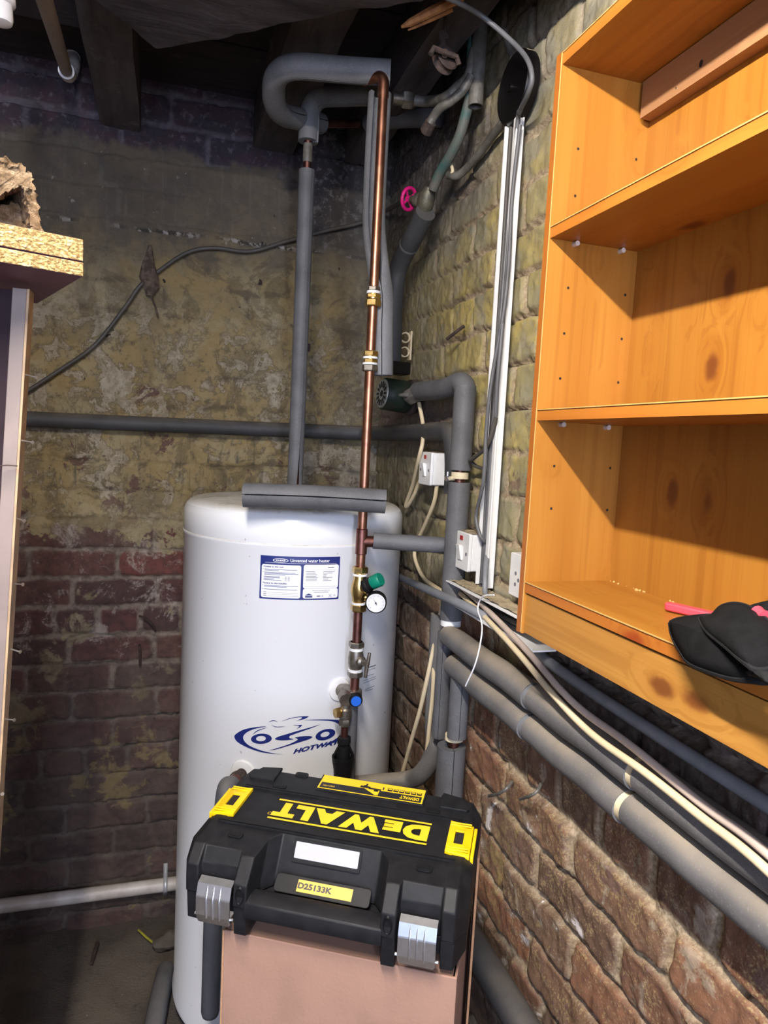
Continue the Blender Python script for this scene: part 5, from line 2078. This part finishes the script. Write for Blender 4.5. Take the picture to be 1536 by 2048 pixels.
def fabric(name, mat, pts, thick, parent, rim=None):
    """stitched fabric flap through an outline given by pixels with own depth"""
    v = [P(x, y, X=X) for x, y, X in pts]
    v = catmull(v + [v[0]], 5)[:-1]
    c_ = sum(v, Vector()) / len(v)
    bm = B()
    rings_ = []
    for f_, bulge in ((1, 0), (.72, .006), (.4, .010)):
        rings_.append([bm.verts.new(c_.lerp(p, f_) + Vector((-bulge, 0, bulge * .6))) for p in v])
    cv = bm.verts.new(c_ + Vector((-.011, 0, .007)))
    n = len(v)
    for a, b in zip(rings_[:-1], rings_[1:]):
        for k in range(n):
            bm.faces.new((a[k], a[(k + 1) % n], b[(k + 1) % n], b[k]))
    for k in range(n):
        bm.faces.new((rings_[-1][k], rings_[-1][(k + 1) % n], cv))
    o = obj(name, bm, mat, parent)
    sd = o.modifiers.new('solid', 'SOLIDIFY')
    sd.thickness = thick
    sd.offset = 0
    if rim:
        bm = B()
        tube(bm, v + [v[0]], rim, 8, False)
        obj('binding', bm, M['fabric_trim'], o)
    return o


fabric('back_flap', M['fabric_black'], [(1342, 1246, .528), (1358, 1240, .535), (1400, 1234, .545), (1455, 1232, .55), (1530, 1225, .56), (1560, 1300, .545), (1545, 1358, .515), (1500, 1360, .505), (1450, 1352, .505), (1385, 1328, .512), (1362, 1300, .52), (1346, 1268, .525)], .006, pouch, .0035)
fabric('front_pocket', M['fabric_black'], [(1400, 1238, .535), (1425, 1232, .54), (1445, 1214, .548), (1475, 1209, .552), (1505, 1220, .55), (1536, 1245, .545), (1570, 1290, .53), (1555, 1330, .505), (1515, 1340, .490), (1490, 1325, .490), (1455, 1295, .50), (1415, 1262, .515)], .005, pouch, .0030)
fabric('strap', M['fabric_trim'], [(1495, 1348, .500), (1515, 1352, .497), (1545, 1372, .495), (1580, 1400, .49), (1580, 1370, .50), (1545, 1350, .505), (1515, 1340, .505)], .004, pouch)
fabric('rear_pocket', M['fabric_black'], [(1495, 1220, .575), (1520, 1211, .58), (1560, 1208, .585), (1580, 1260, .57), (1540, 1270, .56), (1510, 1245, .565)], .005, pouch, .003)
for k, (x0, y0, x1, y1) in enumerate(((1510, 1222, 1530, 1236), (1534, 1246, 1560, 1256))):
    bm = B()
    a_, b_ = P(x0, y0, X=.552), P(x1, y1, X=.548)
    tube(bm, [a_, a_.lerp(b_, .2), a_.lerp(b_, .6), b_], [.004, .007, .006, .0075], 12)
    tag(obj('screwdriver_handle', bm, M['red_plastic']), ('small red tool handle standing in the black pouch, inner one', 'small red tool handle at the outer edge of the black pouch')[k], 'tool')

# ------------------------------------------------------------------ old cabinet at the left
cab = thing('old_cabinet', 'battered maroon cabinet with chipboard top and bent nails at the left edge', 'cabinet', (-.25, .95, 0))
cA = P(167, 553, Y=.865)            # near lower right corner of the top board
u_ = Vector((-math.cos(math.radians(20)), -math.sin(math.radians(20)), 0))   # along the raw end, away to the left
w_ = Vector((-math.sin(math.radians(20)), math.cos(math.radians(20)), 0))    # along the board, away from the camera
bm = B()
for z0_, z1_, e in ((0, .0150, 0), (.0165, .0400, .001)):
    vs = []
    for a in (0, 1):
        for b in (0, 1):
            for c in (0, 1):
                vs.append(bm.verts.new(cA + u_ * (.42 * a) + w_ * (.24 * b + (e if b == 0 else 0)) + Vector((0, 0, z1_ if c else z0_))))
    for f, mi in (((0, 1, 3, 2), 0), ((4, 6, 7, 5), 0), ((0, 4, 5, 1), 0), ((2, 3, 7, 6), 0), ((0, 2, 6, 4), 1), ((1, 5, 7, 3), 1)):
        bm.faces.new([vs[i] for i in f]).material_index = mi
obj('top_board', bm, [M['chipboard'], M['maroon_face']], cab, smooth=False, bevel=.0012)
# leaning back panel edge: strip facing the camera, thin hardboard edge on its right
ptop, pbot = P(58, 578, Y=.93), P(3, 1500, Y=.93)
dirp = (pbot - ptop)
pbot2 = ptop + dirp * ((ptop.z - .02) / -dirp.z)
bm = B()
for (x0, x1, yy, name, mat) in ((0, 0, 0, 'edge', 0),):
    pass


def slab(bm, p, q, ex, ey, ox=0.0, oy=0.0):
    vs = []
    for c in (p, q):
        for a in (0, 1):
            for b in (0, 1):
                vs.append(bm.verts.new(c + Vector((ox + ex * a, oy + ey * b, 0))))
    for f in ((0, 1, 3, 2), (4, 6, 7, 5), (0, 4, 5, 1), (2, 3, 7, 6), (0, 2, 6, 4), (1, 5, 7, 3)):
        bm.faces.new([vs[i] for i in f])


slab(bm, ptop, pbot2, -.0155, .03, -.002, .0)
obj('side_edge', bm, simple('worn_edge', (.21, .16, .14), .55, var=.12, sc=10), cab, smooth=False, bevel=.0008)
bm = B()
slab(bm, ptop, pbot2, .0025, .03, -.002, .0006)
hb = obj('hardboard_back', bm, M['hardboard'], cab, smooth=False)
bm = B()
slab(bm, ptop + Vector((0, 0, -.0)), pbot2, -.33, -.015, -.0178, .032)
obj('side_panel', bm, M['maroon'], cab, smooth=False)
for k, (x0, y0, x1, y1) in enumerate(((49, 749, 73, 755), (43, 881, 66, 885), (35, 1037, 49, 1042), (30, 1168, 46, 1169), (21, 1298, 41, 1304), (8, 1438, 29, 1440), (-2, 1588, 5, 1588))):
    a_, b_ = P(x0, y0, Y=.938), P(x1, y1, Y=.93)
    bm = B()
    dd = (b_ - a_).normalized()
    tube(bm, [a_, b_ - dd * .0006], .00095, 8)
    lathe(bm, [(.0009, -.001), (.0022, -.0007), (.0022, .0), (0, .0)], axis_mat(b_, dd), 10)
    obj('nail', bm, M['zinc'], cab)
bm = B()
a_, b_ = P(35, 932, Y=.925), P(-6, 932, Y=.915)
tube(bm, [a_, a_.lerp(b_, .5) + Vector((0, 0, .001)), b_], .0007, 8)
obj('nail', bm, M['rust'], cab)

# glass wool roll lying on the cabinet top
wool = thing('glass_wool_roll', 'brown and cream roll of glass wool insulation on the chipboard top', 'insulation', cA + u_ * .18 + w_ * .1 + Vector((0, 0, .040)))
bm = B()
zt_ = cA.z + .0405
Wm = lambda a, d, h: cA + u_ * a + w_ * d + Vector((0, 0, zt_ - cA.z + h))
rnd = random.Random(5)


def wool_sheet(outline, d0, d1, n, amp, seed):
    """outline: list of (a, h); swept in depth, lumpy"""
    rr_ = random.Random(seed)
    pl = catmull([Vector((a, h, 0)) for a, h in outline], 5)
    secs = []
    for i in range(n + 1):
        d = d0 + (d1 - d0) * i / n
        inset = 1 - .10 * (1 - math.sin(PI * min(1, .1 + i / n)))
        secs.append([Wm(p.x * (1) + rr_.uniform(-amp, amp), d + rr_.uniform(-amp, amp), max(.0, p.y * inset + (rr_.uniform(-amp, amp) if p.y > .004 else 0))) for p in pl])
    return secs


def ao(px, py):
    """position on the plane of the board's raw end, as (a, h)"""
    d = ray(px, py)
    nrm = w_
    t = (cA + w_ * .012 - CP).dot(nrm) / d.dot(nrm)
    p = CP + d * t
    return (p - cA).dot(u_), p.z - zt_


outer = [ao(*q) for q in ((84, 470), (80, 440), (74, 405), (68, 375), (62, 352), (52, 335), (40, 325), (24, 318), (8, 308), (-20, 302), (-50, 303), (-90, 305), (-140, 310), (-200, 315), (-260, 322))]
inner = [ao(*q) for q in ((-260, 392), (-200, 392), (-140, 391), (-90, 390), (-55, 390), (-28, 393), (0, 391), (18, 378), (34, 370), (46, 372), (52, 392), (56, 420), (60, 448), (62, 470))]
outer[0] = (outer[0][0], 0.0)
inner[-1] = (inner[-1][0], 0.0)
bm = B()
loft(bm, wool_sheet(outer + inner, .006, .235, 18, .0022, 3))
ws = obj('outer_wrap', bm, M['glass_wool'], wool, angle=80)
bm = B()
core = [ao(*q) for q in ((66, 468), (58, 440), (52, 410), (44, 388), (20, 392), (-10, 398), (-50, 403), (-100, 408), (-170, 410), (-250, 410), (-250, 462), (0, 464))]
core[0] = (core[0][0], 0.0)
core[-1] = (core[-1][0], 0.0)
core[-2] = (core[-2][0], 0.0)
core[-3] = (core[-3][0], core[-3][1])
loft(bm, wool_sheet(core, .040, .225, 8, .002, 4))
obj('inner_core', bm, M['glass_wool'], wool, angle=80)
bm = B()
for k in range(60):
    i_ = rnd.randrange(2, len(outer) - 2)
    a, h = outer[i_]
    a += rnd.uniform(.002, .010)
    h += rnd.uniform(-.010, -.002)
    p = Wm(a, .006 + rnd.uniform(-.004, .05), max(.004, h))
    q = p + Vector((rnd.uniform(-.010, .010), rnd.uniform(-.010, .004), rnd.uniform(-.002, .008)))
    q = p.lerp(q, .55)
    tube(bm, [p - (q - p) * .4, p.lerp(q, .5) + Vector((rnd.uniform(-.002, .002), 0, rnd.uniform(-.002, .002))), q], [.0022, .0014, .0003], 5)
fz = obj('loose_tufts', bm, M['glass_wool'], wool)
fz['kind'] = 'stuff'

# ------------------------------------------------------------------ cardboard carton and tool case
CZ = .905
bl_, br2 = P(444, 1858, Z=CZ - .004), P(914, 1956, Z=CZ - .004)
ux = (br2 - bl_)
BWID = ux.length
ux.normalize()
uy = Vector((-ux.y, ux.x, 0))
BDEP = .30
ct = thing('carton', 'plain brown cardboard carton standing under the black tool case', 'carton', bl_.lerp(br2, .5) + uy * (BDEP / 2) - Vector((0, 0, CZ - .004)))


def panel(name, o, a, b, t, mat, parent):
    """flat board: corner o, edges a, b, thickness vector t"""
    bm = B()
    vs = [bm.verts.new(o + a * i + b * j + t * k) for i in (0, 1) for j in (0, 1) for k in (0, 1)]
    for f in ((0, 1, 3, 2), (4, 6, 7, 5), (0, 4, 5, 1), (2, 3, 7, 6), (0, 2, 6, 4), (1, 5, 7, 3)):
        bm.faces.new([vs[i] for i in f])
    return obj(name, bm, mat, parent, smooth=False, bevel=.0012)


o0 = Vector((bl_.x, bl_.y, 0))
up = Vector((0, 0, CZ - .005))
panel('front_wall', o0 + ux * .0035, ux * (BWID - .0035), up, uy * .004, M['cardboard'], ct)
panel('rear_wall', o0 + uy * (BDEP - .004), ux * BWID, up, uy * .004, M['cardboard'], ct)
panel('side_wall', o0 + uy * .001, uy * (BDEP - .006), up * .998, ux * .0035, M['cardboard_edge'], ct)
panel('side_wall', o0 + ux * (BWID - .004) + uy * .0045, uy * (BDEP - .009), up * .998, ux * .004, M['cardboard'], ct)
panel('top_flap', o0 + ux * .005 + uy * .005 + Vector((0, 0, CZ - .010)), ux * (BWID - .011), uy * (BDEP - .011), Vector((0, 0, .004)), M['cardboard'], ct)
f0, f1 = P(963, 1800, Z=.93), P(967, 1668, Z=.955)  # raised carton flap, lower part added so the strip reaches the floor
cs_ = panel('carton_flap', Vector((f0.x + .006, f0.y + .04, .0)), Vector((f1.x - f0.x, f1.y - f0.y, 0)) * .9, Vector((.002, 0, .975)), Vector((.004, -.001, 0)), M['cardboard_edge'], None)
tag(cs_, 'brown carton flap carried down to the floor between the tool case and the wall', 'cardboard')

case = thing('tool_case', 'black plastic tool case with yellow side clips and two steel latches', 'tool case', (.220, .934, CZ), -.518, None, True)
case.rotation_euler.x = .05
HZ = .119
DP = .296


def lsec(x, A_, B_, C_, D_=(.262, .119), E_=(.288, .098), F_=(.296, .054)):
    return [Vector((x, y, z)) for y, z in (A_, B_, C_, D_, E_, F_)]


full = ((.004, .054), (.007, .097), (.030, .119))
tower = ((-.010, .054), (-.007, .088), (.020, .117))
lat = ((.014, .054), (.017, .097), (.031, .117))
rec = ((.050, .054), (.054, .066), (.088, .119))
rec1 = ((.030, .054), (.034, .070), (.066, .119))
hs = []


def both(x0, sec, x1=None):
    hs.append((x0, sec))
    if x1 is not None:
        hs.append((x1, sec))


endA = ((.034, .054), (.036, .082), (.058, .106))
st_ = [(-.220, endA, ((.240, .106), (.262, .084), (.266, .054))), (-.204, full, ((.262, .117), (.286, .098), (.292, .054))), (-.186, full, None), (-.1835, lat, None), (-.1245, lat, None), (-.122, tower, None), (-.101, tower, None),
       (-.096, rec1, None), (-.080, rec, None), (.080, rec, None), (.096, rec1, None), (.101, tower, None), (.122, tower, None), (.1245, lat, None), (.1835, lat, None), (.186, full, None),
       (.204, full, ((.262, .117), (.286, .098), (.292, .054))), (.220, endA, ((.240, .106), (.262, .084), (.266, .054)))]
secs = []
for x, s, r in st_:
    r = r or ((.262, .119), (.288, .098), (.296, .054))
    secs.append(lsec(x, s[0], s[1], s[2], *r))
bm = B()
loft(bm, secs)
lid = obj('lid', bm, M['case_black'], case, angle=25, bevel=.0025)

# lower shell
def bsec(x, yf, zb, yr=.294, zr=0.0, ye=.27):
    return [Vector((x, yf, .0525)), Vector((x, yf + .002, zb + .006)), Vector((x, yf + .012, zb)), Vector((x, .16, min(zb, .012))), Vector((x, ye, zr)), Vector((x, yr - .004, zr + .008)), Vector((x, yr, .0525))]


bst = [(-.219, .038, .012, .262), (-.204, .007, .001, .29), (-.186, .006, .001), (-.184, .014, .018), (-.1245, .014, .018), (-.122, -.007, .0), (-.103, -.007, .0), (-.092, .022, .027), (.092, .022, .027), (.103, -.007, .0), (.122, -.007, .0), (.1245, .014, .018), (.184, .014, .018), (.186, .006, .001), (.204, .007, .001, .29), (.219, .038, .012, .262)]
bm = B()
loft(bm, [bsec(b[0], b[1], b[2], b[3] if len(b) > 3 else .294) for b in bst])
obj('lower_shell', bm, M['case_black'], case, angle=25, bevel=.0025)
# handle bar across the front recess
bm = B()
hb_ = [(-.012, .040), (-.014, .050), (-.010, .064), (.004, .069), (.022, .066), (.028, .050), (.022, .036), (.0, .034)]
loft(bm, [[Vector((x, y, z)) for y, z in hb_] for x in (-.104, -.05, .05, .104)])
obj('handle', bm, M['case_black'], case, angle=35, bevel=.002)
# scoops on the towers
for s in (-1, 1):
    bm = B()
    Mx = Matrix.Translation((s * .1115, -.0082, .072)) @ Matrix.Rotation(PI / 2, 4, 'X')
    lathe(bm, [(.0072, 0), (.0064, .0022), (.0058, .0022), (.0050, .0004), (0, .0004)], Mx @ Matrix.Diagonal((1, 2.1, 1, 1)), 24)
    obj('tower_scoop', bm, M['black_plastic'], case)
# latches
for s in (-1, 1):
    xc = s * .154
    bm = B()
    pf = [(.012, .0), (.0085, .078), (-.001, .074), (-.0045, .054), (-.004, .030), (-.001, .014), (.002, .012)]
    prof_ = [(.010, .080), (-.0015, .0765), (-.0075, .060), (-.0080, .058), (-.0085, .030), (-.0050, .016)]
    xs_ = [-.027, -.024, .024, .027]
    a = []
    for x in xs_:
        a.append([bm.verts.new((xc + x, y, z + (.004 if (abs(x) > .025 and i == len(prof_) - 1) else 0))) for i, (y, z) in enumerate(prof_)])
    for i in range(len(a) - 1):
        for k in range(len(prof_) - 1):
            bm.faces.new((a[i][k], a[i + 1][k], a[i + 1][k + 1], a[i][k + 1]))
    lt = obj('latch', bm, M['zinc'], case, smooth=False)
    sd = lt.modifiers.new('solid', 'SOLIDIFY')
    sd.thickness = .0022
    sd.offset = 0
    for dx in (-.0105, 0, .0105):
        bm = B()
        tube(bm, [(xc + dx, -.0005, .0768), (xc + dx, -.0078, .0602), (xc + dx, -.0095, .055), (xc + dx, -.0097, .035), (xc + dx, -.0090, .026)], .0017, 8)
        obj('rib', bm, M['zinc'], lt)
    bm = B()
    tube(bm, [(xc - .031, -.0040, .027), (xc + .031, -.0040, .027)], .0022, 8)
    obj('pin', bm, M['zinc'], lt)

# name card in the recess lip
sl = Vector((0, .034, .053)).normalized()
cx_ = Vector((1, 0, 0))
cn = Vector((0, -.053, .034)).normalized()
cc = Vector((-.004, .076, .1015)) + cn * .0012
CMt = Matrix(((1, 0, 0, cc.x), (0, sl.y, cn.y, cc.y), (0, sl.z, cn.z, cc.z), (0, 0, 0, 1)))
bm = B()
prism(bm, rrect(.110, .033, .002, 3), .0018, CMt)
nh = obj('name_card_holder', bm, M['black_plastic'], case)
bm = B()
prism(bm, rrect(.102, .0235, .0015, 3, 0, .001), .0012, CMt @ Matrix.Translation((0, 0, .0015)))
box(bm, (0, -.0135, .002), (.03, .004, .0015), CMt, 1)
obj('card', bm, [M['card_white'], M['black_plastic']], nh)
# model label on the handle recess
dl = Vector((0, .016, .008)).normalized()
dn2 = Vector((0, -.008, .016)).normalized()
bm = B()
lc = Vector((.0, .040, .0700))
v1 = Vector((0, .8, .6)).normalized()
n1 = Vector((0, -.6, .8)).normalized()
LMt = Matrix(((1, 0, 0, lc.x), (0, v1.y, n1.y, lc.y), (0, v1.z, n1.z, lc.z), (0, 0, 0, 1)))
prism(bm, rrect(.150, .027, .006, 4), .003, LMt @ Matrix.Translation((0, 0, -.004)))
lp0 = obj('label_plate', bm, M['black_plastic'], case, bevel=.0008)
bm = B()
prism(bm, [(-.043, -.0085), (.043, -.0085), (.043, .0085), (-.043, .0085)], .0005, LMt @ Matrix.Translation((.004, 0, -.0008)))
add_text(bm, 'D25133K', lambda v: LMt @ Vector((v.x, v.y, .0002)), 1, fit=(-.038, -.0042, .054, .0088), size=1, bold=.045)
obj('model_label', bm, [M['label_yellow'], M['black_print']], lp0, smooth=False, fix=False)['label'] = 'yellow label with black model number'

# lid furniture: ridges, clips, lettering, sticker, small pads
ZT = HZ
bm = B()
for y_ in (.088, .094, .196, .202):
    box(bm, (0, y_, ZT + .0008), (.385, .0022, .003))
obj('ridges', bm, M['case_black'], lid, smooth=False)
for s in (-1, 1):
    bm = B()
    x0, x1 = s * .174, s * .212
    y0, y1 = .106, .188
    zc_ = ZT + .0015
    hx0, hx1, hy0, hy1 = s * .185, s * .199, .128, .162
    O = [(x0, y0), (x1, y0), (x1, y1), (x0, y1)]
    I = [(hx0, hy0), (hx1, hy0), (hx1, hy1), (hx0, hy1)]
    zf = lambda x: zc_ + .004 - max(0, abs(x) - .203) * .55
    for z_, flip in ((0, False), (-.006, True)):
        ov_ = [bm.verts.new((x, y, zf(x) + z_)) for x, y in O]
        iv_ = [bm.verts.new((x, y, zf(x) + z_)) for x, y in I]
        for k in range(4):
            bm.faces.new((ov_[k], ov_[(k + 1) % 4], iv_[(k + 1) % 4], iv_[k]))
        if not flip:
            ot, it = ov_, iv_
        else:
            for k in range(4):
                bm.faces.new((ot[k], ov_[k], ov_[(k + 1) % 4], ot[(k + 1) % 4]))
                bm.faces.new((it[k], iv_[k], iv_[(k + 1) % 4], it[(k + 1) % 4]))
    for y_ in (.111, .117, .177, .183):
        box(bm, ((x0 + x1) / 2 - s * .001, y_, zc_ + .0038), (.034, .0026, .0022))
    box(bm, (s * .2155, .147, ZT - .018), (.005, .078, .034))
    sc_ = obj('side_clip', bm, M['yellow_plastic'], case, smooth=False, bevel=.0008)
    bm = B()
    box(bm, (s * .192, .145, zc_ + .0005), (.013, .033, .002))
    obj('clip_slot', bm, M['hole'], sc_, smooth=False)
# lettering reads from the rear of the case
ZL = ZT + .0008
R180 = lambda v: Vector((-v.x, 2 * .147 - v.y, ZL))
tx = lambda v: R180(Vector((v.x - .008, v.y + .147, 0)))
bm = B()
add_text(bm, 'D', tx, fit=(-.135, -.0205, .042, .041), size=1, bold=.075)
add_text(bm, 'E', tx, fit=(-.090, -.0205, .030, .029), size=1, bold=.075)
add_text(bm, 'W', tx, fit=(-.058, -.0205, .068, .041), size=1, bold=.075)
add_text(bm, 'A', tx, fit=(.009, -.0205, .050, .041), size=1, bold=.075)
add_text(bm, 'L', tx, fit=(.061, -.0205, .030, .041), size=1, bold=.075)
add_text(bm, 'T', tx, fit=(.088, -.0205, .038, .041), size=1, bold=.075)
for y_ in (-.0275, .0275):
    bm.faces.new([bm.verts.new(tx(Vector(q))) for q in ((-.136, y_ - .0022, 0), (.128, y_ - .0022, 0), (.128, y_ + .0022, 0), (-.136, y_ + .0022, 0))])
ro = [tx(Vector((.1285 + .0036 * math.cos(a), .016 + .0036 * math.sin(a), 0))) for a in [2 * PI * k / 16 for k in range(17)]]
ri = [tx(Vector((.1285 + .0027 * math.cos(a), .016 + .0027 * math.sin(a), 0))) for a in [2 * PI * k / 16 for k in range(17)]]
for k in range(16):
    bm.faces.new([bm.verts.new(q) for q in (ro[k], ro[k + 1], ri[k + 1], ri[k])])
obj('lettering', bm, M['yellow_print'], lid, smooth=False, fix=False)['label'] = 'yellow maker lettering, upside down from here'
# sticker plate at the rear
bm = B()
prism(bm, [(-.072, .222), (.122, .222), (.122, .272), (-.072, .272)], .0035, Matrix.Translation((0, 0, ZT - .001)))
stp = obj('sticker_plate', bm, M['case_black'], lid, smooth=False, bevel=.001)
bm = B()
zz = ZT + .0030
S = lambda x, y, d=0: Vector((x, y, zz + d))


def srect(x0, x1, y0, y1, d, mi):
    bm.faces.new([bm.verts.new(S(x, y, d)) for x, y in ((x0, y0), (x1, y0), (x1, y1), (x0, y1))]).material_index = mi


srect(-.069, .119, .225, .270, 0, 0)
srect(-.066, .116, .2275, .2455, .0003, 1)
bm.faces.new([bm.verts.new(S(x, y, .0005)) for x, y in ((.012, .2455), (.034, .2290), (.040, .2290), (.040, .2455))]).material_index = 0
for k in range(6):
    x0 = .053 + k * .0105
    srect(x0, x0 + .0088, .2490, .2580, .0004, 1)
    srect(x0 + .0012, x0 + .0076, .2525 + .001 * (k % 2), .2565, .0006, 0)
for x0, x1, y0, y1 in ((.004, .022, .2470, .2530), (.010, .016, .2530, .2610), (.020, .042, .2450, .2500), (.030, .038, .2400, .2450)):
    srect(x0, x1, y0, y1, .0006, 1)
srect(.006, .013, .2555, .2600, .0008, 0)
srect(.044, .0465, .2490, .2580, .0005, 1)
add_text(bm, 'DEWALT', lambda v: S(-v.x, .473 - v.y, .0006), 0, fit=(-.112, .2325, .034, .0095), size=1, bold=.04)
add_text(bm, 'D25133K', lambda v: S(-v.x, .473 - v.y, .0006), 0, fit=(.040, .236, .022, .004), size=1, bold=.02)
obj('sticker', bm, [M['yellow_print'], M['black_print']], stp, smooth=False, fix=False)['label'] = 'yellow and black product sticker'
for x, y in ((-.150, .062), (.150, .062), (-.135, .215), (.140, .215), (-.110, .262), (.160, .262)):
    bm = B()
    prism(bm, rrect(.024, .015, .005, 4), .0022, Matrix.Translation((x, y, ZT - .0008)))
    prism(bm, rrect(.016, .008, .003, 4), .0008, Matrix.Translation((x, y, ZT + .0012)))
    obj('pad', bm, M['black_plastic'], lid, smooth=False, bevel=.0008)
for s in (-1, 1):
    bm = B()
    prism(bm, [(s * .150, .225), (s * .196, .225), (s * .200, .232), (s * .186, .262), (s * .150, .270)], .006, Matrix.Translation((0, 0, ZT - .0015)))
    obj('corner_pad', bm, M['case_black'], lid, smooth=False, bevel=.0015)

# ------------------------------------------------------------------ drain of the tank, left of the case
dr = thing('drain_valve', 'dark drain elbow coming out of the white disc behind the tool case', 'valve', fl2 + fn2 * .03)
bm = B()
q0, q1 = fl2 + fn2 * .004, fl2 + fn2 * .062
tube(bm, [q0, q1], .014, 18)
hexnut(bm, fl2 + fn2 * .02, fl2 + fn2 * .045, .019)
obj('stub', bm, M['rust'], dr, angle=30)
bm = B()
q2 = P(462, 1572, Y=q1.y - .012)
tube(bm, [q1 - fn2 * .02, q1 - fn2 * .006, q1 + fn2 * .012], .0165, 18)
obj('copper_end', bm, M['copper_dark'], dr)
bm = B()
pf_ = P(427, 1700, Y=1.555)
pth = fillet([q1 + fn2 * .006, P(452, 1572, Y=1.575), Vector((P(427, 1800, Y=1.555).x, 1.555, P(427, 1800, Y=1.555).z)), Vector((P(427, 1800, Y=1.555).x, 1.555, P(425, 2020, Y=1.555).z))], .04, 8)
tube(bm, pth + [pth[-1] + Vector((0, 0, -.010)), pth[-1] + Vector((0, 0, -.015))], [.0215] * len(pth) + [.019, .013], 22)
tag(obj('foam_sleeve', bm, M['foam_blue']), 'bluish grey foam sleeve hanging down the tank front left of the carton', 'pipe insulation')

# ------------------------------------------------------------------ bits on the floor
bm = B()
a_, b_ = P(333, 1935, Z=.036), P(303, 2080, Z=.036)
tube(bm, [a_, a_.lerp(b_, .05), a_.lerp(b_, .5) + Vector((-.002, 0, 0)), b_], [.022, .027, .028, .028], 22)
tag(obj('foam_offcut', bm, M['foam_blue']), 'grey foam tube lying on the floor left of the water heater', 'pipe insulation')
bm = B()
tube(bm, [P(195, 1885, Z=.012), P(188, 1908, Z=.014), P(183, 1926, Z=.012)], [.006, .0065, .005], 7, True, .12)
tag(obj('rusty_bolt', bm, M['rust']), 'rusty bolt lying on the dirt floor at the left', 'bolt')
bm = B()
tube(bm, [P(277, 1860, Z=.012), P(293, 1875, Z=.014), P(308, 1887, Z=.014)], .0035, 8)
tag(obj('plastic_straw', bm, M['straw']), 'short yellow plastic strip on the floor by the back wall', 'strip')
bm = B()
bmesh.ops.create_icosphere(bm, subdivisions=3, radius=.04)
for v in bm.verts:
    k = 1 + .25 * math.sin(v.co.x * 90 + 1) * math.sin(v.co.y * 80) + .1 * math.sin(v.co.z * 150)
    v.co = Vector((v.co.x * k * 1.1, v.co.y * k, max(-.012, v.co.z * k * .6))) + P(330, 1895, Z=.014) + Vector((.01, .03, 0))
tag(obj('stone', bm, M['floor_soil']), 'grey stone lump on the floor behind the foam tube', 'stone')
